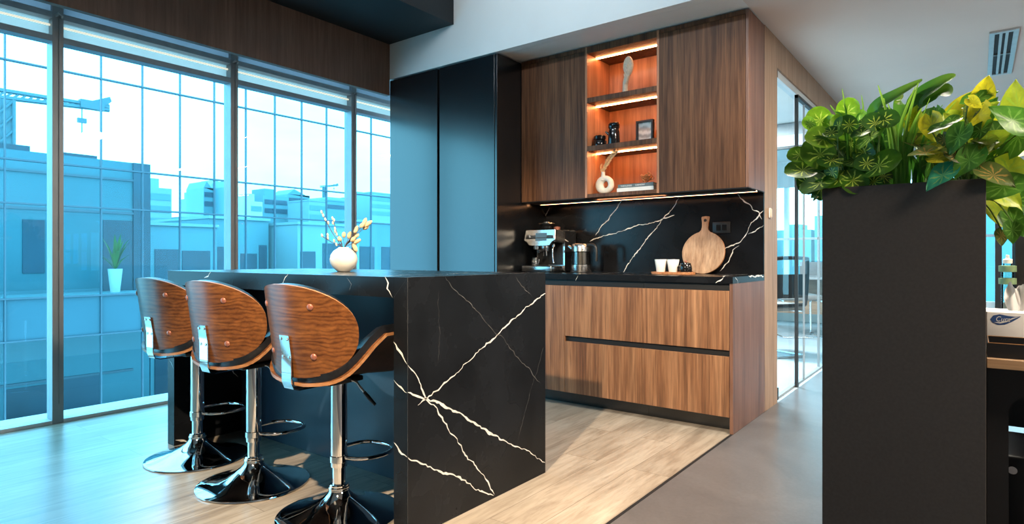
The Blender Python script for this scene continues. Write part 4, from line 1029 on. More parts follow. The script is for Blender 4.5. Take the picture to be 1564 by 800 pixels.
b = new(); lathe(b, [(0, .048), (.066, .048), (.070, .051), (.066, .056), (.030, .058), (.028, .064), (0, .065)], (-2.715, 4.02, CT+.328), 32); obj('hopper_lid', b, M['steel'], t, smooth=30)
b = new(); lathe(b, [(0, 0), (.024, 0), (.026, .020), (0, .026)], (-2.62, 4.02, CT+.330), 24); obj('tamper', b, M['copper'], t, smooth=40)
b = new(); box(b, cx1-.018, cx1-.0115, 4.0, 4.165, CT+.01, CT+.32); obj('side_panel', b, M['chrome'], t, bevel=0.002)
t = thing('milk_jug', 'small steel milk jug on the drip tray of the espresso machine', 'jug', (-2.755, 3.91, CT+.0497))
b = new(); lathe(b, [(0, 0), (.026, 0), (.028, .006), (.027, .030), (.021, .052), (.023, .062), (.021, .062), (.019, .052), (.024, .03), (.024, .005), (0, .004)], (-2.755, 3.91, CT+.0497), 28); obj('body', b, M['chrome'], t, smooth=60)
b = new(); tube(b, smooth_path([(-2.731, 3.905, CT+.105), (-2.712, 3.90, CT+.100), (-2.712, 3.90, CT+.070), (-2.729, 3.905, CT+.062)], 5), .003, 6); obj('handle', b, M['chrome'], t, smooth=60)

# ------------------------------------------------------------------ kettle
KX, KY = -2.390, 3.995
t = thing('electric_kettle', 'glass and steel electric kettle with black handle beside the espresso machine', 'kettle', (KX, KY, CT))
b = new(); lathe(b, [(0, 0), (.078, 0), (.080, .004), (.078, .014), (0, .014)], (KX, KY, CT), 40); obj('power_base', b, M['black'], t, smooth=30)
b = new(); lathe(b, [(0, .014), (.074, .014), (.075, .018), (.0745, .058), (0, .058)], (KX, KY, CT), 40); obj('steel_bottom', b, M['steel'], t, smooth=30)
b = new(); lathe(b, [(.0745, .058), (.0735, .12), (.071, .160)], (KX, KY, CT), 40); obj('glass_wall', b, M['kettle_glass'], t, smooth=60)
b = new(); lathe(b, [(0, .062), (.062, .062), (.062, .152), (0, .152)], (KX, KY, CT), 32); obj('inner_wall', b, M['steel'], t, smooth=30)
b = new(); lathe(b, [(.0725, .158), (.0715, .190), (.066, .212), (.056, .218), (0, .219)], (KX, KY, CT), 40); obj('steel_rim', b, M['steel'], t, smooth=50)
b = new()
hp = smooth_path([(KX+.060, KY-.005, CT+.205), (KX+.100, KY-.005, CT+.206), (KX+.128, KY-.005, CT+.192), (KX+.136, KY-.005, CT+.150), (KX+.134, KY-.005, CT+.085)], 6)
tube(b, hp, [.013]*len(hp), 10); obj('handle', b, M['black'], t, smooth=60)
b = new(); tube(b, [(KX-.060, KY-.02, CT+.180), (KX-.092, KY-.03, CT+.200)], [.018, .008], 10); obj('spout', b, M['steel'], t, smooth=60)
b = new()
for k in range(7): box(b, KX-.030, KX-.018, KY-.0720, KY-.0705, CT+.07+k*.012, CT+.072+k*.012)
obj('level_marks', b, M['black'], t)

# ------------------------------------------------------------------ board, tray, cups, pot
BX, BY = -1.512, 4.15
t = thing('chopping_board', 'round wooden chopping board with handle leaning on the splashback', 'chopping board', (BX, BY, CT))
lean = 0.20
m = Matrix.Translation((BX, 4.130, CT+.0006)) @ Matrix.Rotation(-lean, 4, 'X')
out = []; R = .150
for k in range(60):
    a = -PI/2 + 2*PI*(k+.5)/60
    if abs((a-PI/2)) < .20: continue
    out.append((R*math.cos(a), R+R*math.sin(a)))
i0 = next(i for i, p in enumerate(out) if p[0] > 0 and p[1] > R and out[(i+1) % len(out)][0] < 0)
neck = [(.026, 2*R+.010), (.022, 2*R+.03), (.023, 2*R+.06), (.030, 2*R+.098), (.027, 2*R+.106), (0, 2*R+.109), (-.027, 2*R+.106), (-.030, 2*R+.098), (-.023, 2*R+.06), (-.022, 2*R+.03), (-.026, 2*R+.010)]
poly = out[:i0+1] + neck + out[i0+1:]
b = new()
prism(b, [(x, 0, z) for x, z in poly], (0, .018, 0))
bmesh.ops.recalc_face_normals(b, faces=b.faces[:])
for f in b.faces:
    if abs(f.normal.y) < .5: f.material_index = 1
bmesh.ops.transform(b, matrix=m, verts=b.verts[:]); bo = obj('board', b, [M['board'], M['board_edge']], t, bevel=0.003)
b = new(); lathe(b, [(0, -.0006), (.011, -.0006), (.011, .0186), (0, .0186)], (0, 0, 0), 20, axis='Y')
bmesh.ops.transform(b, matrix=m @ Matrix.Translation((0, 0, 2*R+.078)), verts=b.verts[:]); obj('hanging_hole', b, M['black_gap'], bo)
TX0, TX1, TYC = -1.765, -1.475, 3.905
t = thing('serving_tray', 'small pale wooden serving tray under the two white cups', 'tray', (-1.62, TYC, CT))
b = new(); pts = []
for k in range(48):
    a = 2*PI*k/48; pts.append((-1.622+.145*sgnpow(math.cos(a), .55), TYC+.060*sgnpow(math.sin(a), .55), CT+.0003))
prism(b, pts, (0, 0, .012)); obj('plate', b, M['board_edge'], t, bevel=0.002)
b = new(); pts = [Vector(p)+Vector((0, 0, .013)) for p in pts]; tube(b, pts, .003, 6, closed=True); obj('rim', b, M['board_edge'], t, smooth=60)
CZT = CT+.0125
def cup(x, y, lab):
    t = thing('cup', lab, 'cup', (x, y, CZT), 0, None)
    b = new(); lathe(b, [(0, 0), (.026, 0), (.028, .003), (.041, .085), (.040, .087), (.037, .085), (.026, .008), (0, .006)], (x, y, CZT), 36); obj('body', b, M['cup'], t, smooth=50)
    b = new(); lathe(b, [(.0245, -.0003), (.0262, -.0003), (.0262, .002), (.0245, .002)], (x, y, CZT), 28, closed=True); obj('foot_ring', b, M['cream_cer'], t)
cup(-1.707, 3.900, 'white tapered cup at the left end of the wooden tray')
cup(-1.622, 3.905, 'white tapered cup beside the black sugar pot on the wooden tray')
SX, SY = -1.533, 3.900
t = thing('sugar_pot', 'small black lidded pot at the right end of the wooden tray', 'pot', (SX, SY, CZT))
b = new(); lathe(b, [(0, 0), (.036, 0), (.039, .004), (.041, .030), (.037, .052), (.033, .056), (0, .056)], (SX, SY, CZT), 36); obj('body', b, M['black_gloss'], t, smooth=50)
b = new(); lathe(b, [(0, .0565), (.035, .0565), (.034, .062), (.020, .067), (0, .068)], (SX, SY, CZT), 36); l_ = obj('lid', b, M['black_gloss'], t, smooth=50)
b = new(); lathe(b, [(0, .067), (.006, .067), (.009, .074), (.006, .080), (0, .081)], (SX, SY, CZT), 16); obj('knob', b, M['copper'], l_, smooth=60)
b = new(); tube(b, smooth_path([(SX-.038, SY, CZT+.045), (SX-.052, SY-.002, CZT+.040), (SX-.052, SY-.002, CZT+.022), (SX-.039, SY, CZT+.016)], 4), .0035, 6); obj('handle', b, M['black_gloss'], t, smooth=60)

# ------------------------------------------------------------------ things on the lit shelves
Z1, Z2, Z3 = UZ0+.0263, 1.8283, 2.1793
YS_ = 3.955
# ring vase with dried sprig
RVX, RVY = -2.165, 3.955
t = thing('ring_vase', 'cream ring shaped vase with a hole on the lowest lit shelf', 'vase', (RVX, RVY, Z1))
b = new(); n, mseg = 40, 14
C0 = Vector((RVX, RVY, Z1+.0645)); rings = []
for i in range(n):
    a = 2*PI*i/n; ca, sa = math.cos(a), math.sin(a)
    # ring swells at the bottom, hole sits right of centre
    Ro = .0645*(1+.10*max(0, -sa)); hole = Vector((.010, 0, -.002)); rin = .021
    po = Vector((ca*Ro*1.14, 0, sa*(Ro if sa < 0 else Ro*1.0)))
    pi_ = hole + Vector((ca*rin*.95, 0, sa*rin*1.15))
    c = (po+pi_)/2; hw = (po-pi_).length/2; d = (po-pi_).normalized()
    rings.append([b.verts.new(C0 + c + d*hw*math.cos(2*PI*j/mseg) + Vector((0, 1, 0))*.023*math.sin(2*PI*j/mseg)) for j in range(mseg)])
for i in range(n):
    for j in range(mseg): b.faces.new((rings[i][j], rings[(i+1) % n][j], rings[(i+1) % n][(j+1) % mseg], rings[i][(j+1) % mseg]))
zmin = min(v.co.z for v in b.verts)
for v in b.verts: v.co.z += Z1+.0006-zmin; 
for v in b.verts: v.co.z = max(v.co.z, Z1+.0006) if v.co.z > Z1+.003 else Z1+.0006
obj('body', b, M['cream_cer'], t, smooth=70)
b = new(); lathe(b, [(.026, .100), (.019, .118), (.0145, .138), (.0135, .158), (.0155, .164), (.0125, .164), (.0105, .158), (.010, .12), (0, .115)], (RVX-.012, RVY, Z1), 28); obj('neck', b, M['cream_cer'], t, smooth=60)
t = thing('dried_sprig', 'dried golden leafy sprig standing in the cream ring vase', 'dried sprig', (RVX-.012, RVY, Z1+.13))
tip = Vector((RVX+.090, RVY-.012, Z1+.295)); base = Vector((RVX-.012, RVY, Z1+.125))
sp = smooth_path([base, base+Vector((.004, 0, .05)), base+Vector((.045, -.006, .115)), tip], 6)
b = new(); tube(b, sp, .0012, 6); tube(b, smooth_path([base, base+Vector((-.004, .002, .045)), base+Vector((-.022, .0, .075))], 4), .001, 5); obj('stem', b, M['twig'], t, smooth=60)
def blade(bm, a, d, L, w, mi=0):
    a = Vector(a); d = Vector(d).normalized(); s = d.cross(Vector((.1, 1, .05))).normalized(); prev = None
    for i in range(6):
        k = i/5; p = a + d*L*k + Vector((0, -1, 0))*.004*math.sin(PI*k); ww = w*math.sin(PI*(.06+.9*k))*.5
        cur = (bm.verts.new(p-s*ww), bm.verts.new(p+s*ww))
        if prev: bm.faces.new((prev[0], prev[1], cur[1], cur[0]))
        prev = cur
b = new()
for i in range(4, len(sp), 1):
    p = sp[i]; dr = (sp[min(i+1, len(sp)-1)]-sp[i-1]).normalized()
    for sgn in (-1, 1):
        dv = dr + Vector((-dr.z, 0, dr.x))*sgn*.6 + Vector((0, r4.uniform(-.3, .3), 0))
        blade(b, p, dv, r4.uniform(.028, .042), .012)
for k in range(5): blade(b, base+Vector((-.004-.004*k, 0, .03+.010*k)), (r4.uniform(-.8, .5), r4.uniform(-.4, .2), 1), .035, .011)
obj('leaf_blades', b, M['dried'], t, smooth=60)
# books with a gold wire knot on top
BX0, BX1 = -2.035, -1.765
t = thing('book', 'white hardback book lying at the bottom of the pair on the lowest lit shelf', 'book', (-1.90, 3.99, Z1))
def book(t, x0, x1, y0, y1, z0, z1, cm):
    b = new(); box(b, x0, x1, y0, y1, z0, z0+.003); box(b, x0, x1, y0, y1, z1-.003, z1); box(b, x0, x1, y0, y0+.003, z0+.003, z1-.003); obj('cover', b, cm, t, bevel=.001)
    b = new(); box(b, x0+.004, x1-.004, y0+.0035, y1-.004, z0+.0035, z1-.0035); obj('pages', b, M['paper'], t)
book(t, BX0-.006, BX1+.004, 3.905, 4.09, Z1, Z1+.030, M['book_white'])
t2 = thing('book', 'slate grey hardback book lying on top of the white one, pale title on its spine', 'book', (-1.90, 3.99, Z1+.030))
book(t2, BX0, BX1, 3.910, 4.085, Z1+.0304, Z1+.056, M['book_grey'])
def text(name, s, loc, size, rot, mat, par, ext=0.0003, ital=0.0, sx=1.0):
    c = bpy.data.curves.new(name, 'FONT'); c.body = s; c.size = size; c.extrude = ext; c.align_x = 'CENTER'; c.align_y = 'CENTER'; c.shear = ital
    o = bpy.data.objects.new(name, c); COL.objects.link(o)
    dg = bpy.context.evaluated_depsgraph_get(); me = bpy.data.meshes.new_from_object(o.evaluated_get(dg))
    bpy.data.objects.remove(o)
    me.transform(Matrix.Translation(loc) @ Matrix.Rotation(rot[2], 4, 'Z') @ Matrix.Rotation(rot[0], 4, 'X') @ Matrix.Diagonal((sx, 1, 1, 1)))
    me.materials.clear(); me.materials.append(mat)
    o = bpy.data.objects.new(name, me); COL.objects.link(o)
    if par is not None:
        o.parent = par; r = par; off = Vector((0, 0, 0))
        while r is not None: off += r.location; r = r.parent
        me.transform(Matrix.Translation(-off))
    return o
text('spine_title', 'THEOLOGIES', (-1.970, 3.9097, Z1+.043), .015, (PI/2, 0, 0), M['paper'], t2)
text('spine_title', 'CHEMISTRY', (-1.865, 3.9097, Z1+.043), .014, (PI/2, 0, 0), M['paper'], t2)
GZ = Z1+.0564
t = thing('wire_sculpture', 'tangled gold wire knot ornament sitting on the grey book', 'ornament', (-1.855, 3.985, GZ))
b = new(); r5 = random.Random(17)
for k in range(9):
    ax = Vector((r5.uniform(-1, 1), r5.uniform(-1, 1), r5.uniform(-1, 1))).normalized(); u = ax.orthogonal().normalized(); w_ = ax.cross(u)
    c0 = Vector((-1.853+r5.uniform(-.012, .012), 3.985+r5.uniform(-.008, .008), GZ+.043)); ru, rw = r5.uniform(.030, .045), r5.uniform(.014, .030)
    pts = [c0 + u*ru*math.cos(2*PI*i/28) + w_*rw*math.sin(2*PI*i/28) + ax*.006*math.sin(6*PI*i/28) for i in range(28)]
    for p in pts: p.z = max(p.z, GZ+.0035)
    tube(b, pts, .0030, 6, closed=True)
obj('wire_loops', b, M['wire'], t, smooth=60)
b = new(); lathe(b, [(0, .0003), (.022, .0003), (.020, .006), (.010, .010), (0, .010)], (-1.853, 3.985, GZ), 20); obj('foot', b, M['wire'], t, smooth=60)
# black pots and framed print on the middle shelf
PX = -2.205
t = thing('storage_jar', 'short black gloss jar with a wide lid, left end of the middle lit shelf', 'jar', (PX, YS_, Z2))
b = new(); lathe(b, [(0, 0), (.044, 0), (.046, .004), (.044, .040), (.036, .050), (0, .050)], (PX, YS_, Z2), 32); obj('body', b, M['black_gloss'], t, smooth=40)
b = new(); lathe(b, [(0, .0505), (.038, .0505), (.044, .056), (.045, .076), (.041, .081), (0, .082)], (PX, YS_, Z2), 32); obj('lid', b, M['black_gloss'], t, smooth=40)
b = new(); tube(b, smooth_path([(PX+.043, YS_-.01, Z2+.040), (PX+.058, YS_-.015, Z2+.036), (PX+.058, YS_-.015, Z2+.016), (PX+.044, YS_-.01, Z2+.010)], 4), .004, 6); obj('handle', b, M['black_gloss'], t, smooth=60)
QX = -2.090
t = thing('coffee_pot', 'tall black gloss coffee pot with a small spout on the middle lit shelf', 'coffee pot', (QX, YS_, Z2))
b = new(); lathe(b, [(0, 0), (.042, 0), (.044, .004), (.040, .095), (.035, .113), (.036, .120), (0, .120)], (QX, YS_, Z2), 36); obj('body', b, M['black_gloss'], t, smooth=40)
b = new(); lathe(b, [(0, .1205), (.037, .1205), (.041, .127), (.041, .150), (.036, .158), (0, .159)], (QX, YS_, Z2), 32); obj('lid', b, M['black_gloss'], t, smooth=40)
b = new(); lathe(b, [(0, -.018), (.013, -.018), (.015, 0), (.013, .018), (0, .018)], (QX+.030, YS_-.030, Z2+.146), 16, axis='X'); obj('knob', b, M['black_gloss'], t, smooth=40)
b = new(); tube(b, [(QX-.036, YS_-.006, Z2+.082), (QX-.060, YS_-.012, Z2+.104)], [.010, .006], 10); obj('spout', b, M['black_gloss'], t, smooth=60)
FX0, FX1, FZ = -1.966, -1.836, .175
t = thing('picture_frame', 'black box frame with a grey abstract print on the middle lit shelf', 'picture frame', (-1.90, 4.07, Z2))
b = new(); y0, y1 = 4.055, 4.085; w_ = .013
box(b, FX0, FX0+w_, y0, y1, Z2+.0003, Z2+FZ); box(b, FX1-w_, FX1, y0, y1, Z2+.0003, Z2+FZ); box(b, FX0+w_, FX1-w_, y0, y1, Z2+.0003, Z2+w_); box(b, FX0+w_, FX1-w_, y0, y1, Z2+FZ-w_, Z2+FZ)
obj('frame', b, M['black'], t)
b = new(); box(b, FX0+w_, FX1-w_, y0+.015, y0+.019, Z2+w_, Z2+FZ-w_); obj('print', b, M['art'], t)
# face sculpture on the top shelf
SXc, SYc = -1.992, 3.955
t = thing('face_sculpture', 'slender beige stone face on a long neck held by a hand, top lit shelf', 'sculpture', (SXc, SYc, Z3))
b = new()
def face_pt(th, ph):
    # thin oval mask: flattened ellipsoid with brow, nose, lips modelled on the front (-Y)
    x = .040*math.sin(th)*math.cos(ph); z = .074*math.cos(th); y = .020*math.sin(th)*math.sin(ph)
    x *= (1-.22*max(0, -z/.074))
    if y < 0:
        k = -y/.020
        nose = math.exp(-(x/.006)**2)*max(0, 1-abs((z+.004)/.020))*.011*(1 if z < .014 else .4)
        brow = -.006*math.exp(-((abs(x)-.015)/.010)**2 - ((z-.012)/.007)**2)
        lips = .005*math.exp(-(x/.010)**2)*(math.exp(-((z+.030)/.004)**2)+math.exp(-((z+.039)/.004)**2))
        chin = .004*math.exp(-(x/.012)**2-((z+.056)/.010)**2)
        y -= k*(nose+brow+lips+chin)
    return Vector((SXc+.016+x, SYc+y, Z3+.196+z))
nt_, np_ = 40, 48
G = [[b.verts.new(face_pt(PI*(i+.02)/(nt_-.0+.04), 2*PI*j/np_)) for j in range(np_)] for i in range(nt_+1)]
for i in range(nt_):
    for j in range(np_): b.faces.new((G[i][j], G[i][(j+1) % np_], G[i+1][(j+1) % np_], G[i+1][j]))
b.faces.new(G[0]); b.faces.new(G[-1])
obj('face', b, M['stone'], t, smooth=80)
b = new(); npth = smooth_path([(SXc-.008, SYc, Z3+.012), (SXc-.008, SYc, Z3+.05), (SXc-.004, SYc, Z3+.095), (SXc+.010, SYc+.002, Z3+.135)], 5); tube(b, npth, [.021-.002*math.sin(PI*i/15) for i in range(len(npth))], 14); obj('neck', b, M['stone'], t, smooth=70)
b = new(); pts = []
for k in range(32):
    a = 2*PI*k/32; pts.append((SXc-.006+.052*math.cos(a), SYc+.030*math.sin(a), Z3+.0004))
prism(b, pts, (0, 0, .012)); obj('plinth', b, M['stone'], t, bevel=.003)
b = new(); hand = smooth_path([(SXc+.004, SYc-.012, Z3+.075), (SXc+.014, SYc-.020, Z3+.100), (SXc+.024, SYc-.024, Z3+.125)], 4); tube(b, hand, [.011, .012, .013, .0135, .014, .0135, .013, .012, .011][:len(hand)], 10)
for k, (dx, dz, L) in enumerate(((-.010, .0, .036), (-.003, .004, .044), (.004, .004, .042), (.011, .0, .034))):
    p0 = Vector((SXc+.024+dx*.8, SYc-.026, Z3+.120)); tube(b, smooth_path([p0, p0+Vector((dx*.4, -.004, L*.5)), p0+Vector((dx*.9, .003, L))], 4), [.0045]*7+[.0042, .003][:2], 8)
p0 = Vector((SXc+.014, SYc-.024, Z3+.108)); tube(b, smooth_path([p0, p0+Vector((-.014, -.004, .018)), p0+Vector((-.018, 0, .034))], 4), .0045, 8)
obj('hand', b, M['stone'], t, smooth=70)

# ------------------------------------------------------------------ planter with plants
PX0, PX1, PY0, PY1, PZ = -0.377, 0.017, 2.05, 2.42, 1.230
t = thing('planter_box', 'tall charcoal planter box full of green plants at right', 'planter', ((PX0+PX1)/2, (PY0+PY1)/2, 0))
b = new(); e = .012
box(b, PX0, PX1, PY0, PY0+e, 0, PZ); box(b, PX0, PX1, PY1-e, PY1, 0, PZ); box(b, PX0, PX0+e, PY0+e, PY1-e, 0, PZ); box(b, PX1-e, PX1, PY0+e, PY1-e, 0, PZ); box(b, PX0+e, PX1-e, PY0+e, PY1-e, 0, .02)
obj('box', b, M['plaster'], t, bevel=.0015)
SOIL = 1.185
b = new(); n = 14; G = [[b.verts.new((PX0+e+(PX1-PX0-2*e)*i/n, PY0+e+(PY1-PY0-2*e)*j/n, SOIL+.006*noise.noise((i*.9, j*.9, 0)))) for j in range(n+1)] for i in range(n+1)]
for i in range(n):
    for j in range(n): b.faces.new((G[i][j], G[i+1][j], G[i+1][j+1], G[i][j+1]))
obj('soil', b, M['soil'], t)

def leaf(bm, base, tip, width, up, shape, col, vein, cup=.25, droop=.15, twist=0.0):
    """one leaf blade as a curved grid with UVs and per-leaf colours"""
    base, tip, up = Vector(base), Vector(tip), Vector(up)
    d = tip-base; L = d.length; d = d.normalized()
    s = d.cross(up); s = s.normalized() if s.length > 1e-4 else d.orthogonal().normalized()
    u = s.cross(d).normalized()
    if twist: s, u = (s*math.cos(twist)+u*math.sin(twist)), (u*math.cos(twist)-s*math.sin(twist))
    nu, nv = 6, 9
    uvl = (bm.loops.layers.uv.get('UVMap') or bm.loops.layers.uv.new('UVMap')); cl = bm.loops.layers.float_color.get('leafcol') or bm.loops.layers.float_color.new('leafcol')
    vl = bm.loops.layers.float_color.get('veincol') or bm.loops.layers.float_color.new('veincol')
    def prof(k):
        if shape == 'round': return math.sqrt(max(0, 1-(2*k-1)**2))**.9
        if shape == 'heart': return (math.sin(PI*min(1, k*1.02)**.62))**.8*(1-.12*k)
        return math.sin(PI*(.04+.93*k))**.8
    G = []
    for i in range(nv+1):
        k = i/nv; kk = .015+.97*k; w = width*.5*prof(kk); row = []
        back = L*.14*(1-k)**3 if shape in ('round', 'heart') else 0
        for j in range(nu+1):
            q = 2*j/nu-1
            p = base + d*(L*k) - d*back*abs(q)*1.2 + s*(q*w) + u*(cup*w*abs(q)**1.6) - u*(droop*L*k*k) + u*.02*L*math.sin(5*q+9*k)
            row.append((bm.verts.new(p), (.5+.5*q*prof(kk), k)))
        G.append(row)
    for i in range(nv):
        for j in range(nu):
            qd = (G[i][j], G[i][j+1], G[i+1][j+1], G[i+1][j])
            f = bm.faces.new([x[0] for x in qd]); f.smooth = True
            for lp, x in zip(f.loops, qd):
                lp[uvl].uv = x[1]; lp[cl] = (*col, 1); lp[vl] = (*vein, 1)

rl = random.Random(29)
def near_soil(x, y):
    return Vector((min(max(x, PX0+.04), PX1-.04), min(max(y, PY0+.05), PY1-.05), SOIL+.004))
def make_plant(name, label, blades, crown, cat='plant'):
    """blades: list of (base, tip, width, up, shape, col, vein, cup, droop); crown = root point"""
    t = thing(name, label, cat, crown)
    bl = new(); bs = new()
    for (bp, tp, w, up, sh, col, vein, cup, dr) in blades:
        leaf(bl, bp, tp, w, up, sh, col, vein, cup, dr)
        bp = Vector(bp); c = Vector(crown) + Vector((rl.uniform(-.02, .02), rl.uniform(-.02, .02), 0))
        mid = c.lerp(bp, .55) + Vector((rl.uniform(-.01, .01), rl.uniform(-.01, .01), .03))
        tube(bs, smooth_path([c, mid, bp], 4), .0019, 5)
    obj('leaves', bl, M['leaf'], t, fixn=False); obj('stems', bs, M['stem'], t, smooth=70)
    return t
# direction to the room (where the foliage faces)
FACE = Vector((-.30, -.92, .35))
def facing(x, y, z, s, ang, tilt=.8):
    """leaf disc around (x,y,z): ang = direction of the tip in the X-Z plane, face turned to the room"""
    a = math.radians(ang); d = Vector((math.cos(a)*.80, -.22*rl.uniform(.2, 1.4), math.sin(a)*.9)).normalized()
    up = (FACE + Vector((rl.uniform(-.35, .35), rl.uniform(-.25, .25), rl.uniform(-.1, .55)))).normalized()
    c = Vector((x, y, z))
    return c - d*s*.5, c + d*s*.5, up
GV = (0.52, 0.70, 0.10)
blades = {0: [], 1: []}
for i, (x, y, z, s) in enumerate(LV):
    grp = 0 if x < -.385 or z < 1.27 and x < -.30 else 1
    ang = math.degrees(math.atan2(z-1.27, (x+.30)*1.2)) + rl.uniform(-25, 25)
    bp, tp, up = facing(x, y, z, s*.98, ang)
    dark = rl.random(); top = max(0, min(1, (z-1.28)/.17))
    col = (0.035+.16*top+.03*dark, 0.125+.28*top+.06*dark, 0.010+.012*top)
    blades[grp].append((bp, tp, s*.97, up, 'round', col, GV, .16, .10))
for i in range(30):     # smaller leaves between the large ones
    x = rl.uniform(-.45, -.20); y = rl.uniform(2.05, 2.14); z = rl.uniform(1.235, 1.43); s = rl.uniform(.045, .066)
    if z > 1.36 and x < -.40: continue
    bp, tp, up = facing(x, y, z, s, rl.uniform(-70, 220)); k = rl.uniform(.7, 1.5); blades[0 if x < -.33 else 1].append((bp, tp, s, up, 'round', (.034*k, .125*k, .016*k), GV, .18, .12))
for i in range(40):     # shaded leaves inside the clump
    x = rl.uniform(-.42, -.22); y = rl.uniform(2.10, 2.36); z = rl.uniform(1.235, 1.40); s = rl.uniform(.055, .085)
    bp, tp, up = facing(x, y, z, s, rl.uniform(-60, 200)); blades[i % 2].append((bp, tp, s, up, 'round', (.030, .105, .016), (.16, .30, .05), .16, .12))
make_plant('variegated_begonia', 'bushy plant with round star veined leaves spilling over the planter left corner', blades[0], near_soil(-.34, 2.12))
make_plant('variegated_begonia', 'upright plant with round star veined leaves, second from the planter left end', blades[1], near_soil(-.26, 2.16))
# arching broad leaves
bl = []; 
for k, pts in enumerate(LB):
    p = [Vector(q) for q in pts]
    bl.append((p, (.048, .056, .062, .045, .04)[k], ((.045, .16, .018), (.055, .19, .02), (.03, .11, .015), (.035, .12, .018), (.08, .22, .03))[k]))
t = thing('arching_lily', 'plant with long dark arching leaves rising highest above the planter', 'plant', near_soil(-.20, 2.26))
b = new(); bs = new()
def strap(bm, path, width, col, n=5, up=Vector((0, -.5, 1)), tipc=None):
    P = smooth_path(path, 6); uvl = (bm.loops.layers.uv.get('UVMap') or bm.loops.layers.uv.new('UVMap')); cl = bm.loops.layers.float_color.get('leafcol') or bm.loops.layers.float_color.new('leafcol'); vl = bm.loops.layers.float_color.get('veincol') or bm.loops.layers.float_color.new('veincol')
    prev = None; m = len(P)
    for i, p in enumerate(P):
        k = i/(m-1); d = (P[min(i+1, m-1)]-P[max(i-1, 0)]).normalized(); s = d.cross(up).normalized(); nrm = s.cross(d)
        w = width*.5*(math.sin(PI*(.10+.86*k)**.8)**.75); c = [x for x in col]
        if tipc: c = [a+(e_-a)*max(0, k-.5)*2 for a, e_ in zip(col, tipc)]
        cur = [(bm.verts.new(p + s*w*q - nrm*w*.35*(1-abs(q))), (.5+.02*q, .95), c) for q in (-1, -.5, 0, .5, 1)]
        if prev:
            for j in range(4):
                qd = (prev[j], prev[j+1], cur[j+1], cur[j]); f = bm.faces.new([x[0] for x in qd]); f.smooth = True
                for lp, x in zip(f.loops, qd): lp[uvl].uv = x[1]; lp[cl] = (*x[2], 1); lp[vl] = (*x[2], 1)
        prev = cur
b.free(); b = new()
for p, w, c in bl:
    strap(b, p, w, c, up=Vector((-.25, -.85, .45)), tipc=(c[0]*4.0, c[1]*2.0, c[2]))
    tube(bs, smooth_path([near_soil(-.20+rl.uniform(-.02, .02), 2.26), near_soil(-.2, 2.24).lerp(p[0], .6), p[0]+(p[1]-p[0])*.15], 4), .003, 6)
obj('leaves', b, M['leaf'], t, fixn=False); obj('stems', bs, M['stem'], t, smooth=70)
# grass blades
t = thing('grass_clump', 'clump of thin bright green grass blades standing mid planter', 'plant', near_soil(-.185, 2.10))
b = new()
for k, pts in enumerate(LG):
    p = [Vector(q) for q in pts]; g0 = near_soil(p[0].x, 2.10+.004*k)
    strap(b, [g0, p[0].lerp(p[1], .35), p[1], p[2]], .012 if k < 9 else .006, (.10, .33, .03), up=Vector((.1, -1, .1)), tipc=(.36, .62, .08))
for k in range(16):
    x = rl.uniform(-.24, -.13); tx = x+rl.uniform(-.05, .06); strap(b, [near_soil(x, 2.13), (x, 2.13, 1.27), (tx, 2.10, rl.uniform(1.33, 1.43))], .012, (.05, .20, .02), up=Vector((.1, -1, .1)), tipc=(.12, .36, .04))
obj('leaves', b, M['leaf'], t, fixn=False)
# yellow green trailing plants
PAL = {0: ((.74, .68, .03), (.50, .46, .03)), 1: ((.50, .62, .05), (.33, .50, .05)), 2: ((.075, .23, .025), (.17, .38, .06)), 3: ((.14, .20, .05), (.45, .30, .08)), 4: ((.05, .36, .21), (.25, .50, .16))}
gr = {0: [], 1: [], 2: []}
for (x, y, z, s, c, ang) in LY:
    g = 0 if x < -.055 else (1 if x < .02 and z > 1.2 else 2)
    bp, tp, up = facing(x, y, z, s*1.16, ang)
    col, vein = PAL[c]; j = rl.uniform(.85, 1.15)
    gr[g].append((bp, tp, s*.90, up, 'heart', tuple(v*j for v in col), vein, .30, .12))
for i in range(22):     # smaller mixed leaves towards the room
    x = rl.uniform(-.14, .03); y = rl.uniform(2.03, 2.12); z = rl.uniform(1.27, 1.43); s = rl.uniform(.04, .065)
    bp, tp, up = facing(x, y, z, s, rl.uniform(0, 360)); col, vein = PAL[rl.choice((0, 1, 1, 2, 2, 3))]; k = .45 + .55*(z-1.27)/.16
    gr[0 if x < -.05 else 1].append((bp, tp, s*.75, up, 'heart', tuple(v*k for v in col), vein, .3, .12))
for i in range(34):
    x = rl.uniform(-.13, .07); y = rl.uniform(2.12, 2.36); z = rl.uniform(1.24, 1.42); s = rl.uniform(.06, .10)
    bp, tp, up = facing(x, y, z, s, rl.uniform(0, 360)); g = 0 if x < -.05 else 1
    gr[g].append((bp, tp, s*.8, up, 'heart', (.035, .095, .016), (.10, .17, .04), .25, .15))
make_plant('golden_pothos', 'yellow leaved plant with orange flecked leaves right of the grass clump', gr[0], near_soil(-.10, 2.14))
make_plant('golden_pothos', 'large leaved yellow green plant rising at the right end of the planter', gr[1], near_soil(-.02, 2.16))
make_plant('trailing_pothos', 'trailing green plant hanging down outside the planter right edge', gr[2], near_soil(-.03, 2.22))

# ------------------------------------------------------------------ desk right of the planter
DZ = .740
t = thing('desk', 'oak topped office desk with black front panel, cut by the right edge', 'desk', (.7, 2.55, 0))
b = new(); box(b, .019, 1.55, 2.150, 2.95, DZ-.027, DZ); obj('desktop', b, M['oak_top'], t, bevel=.0015)
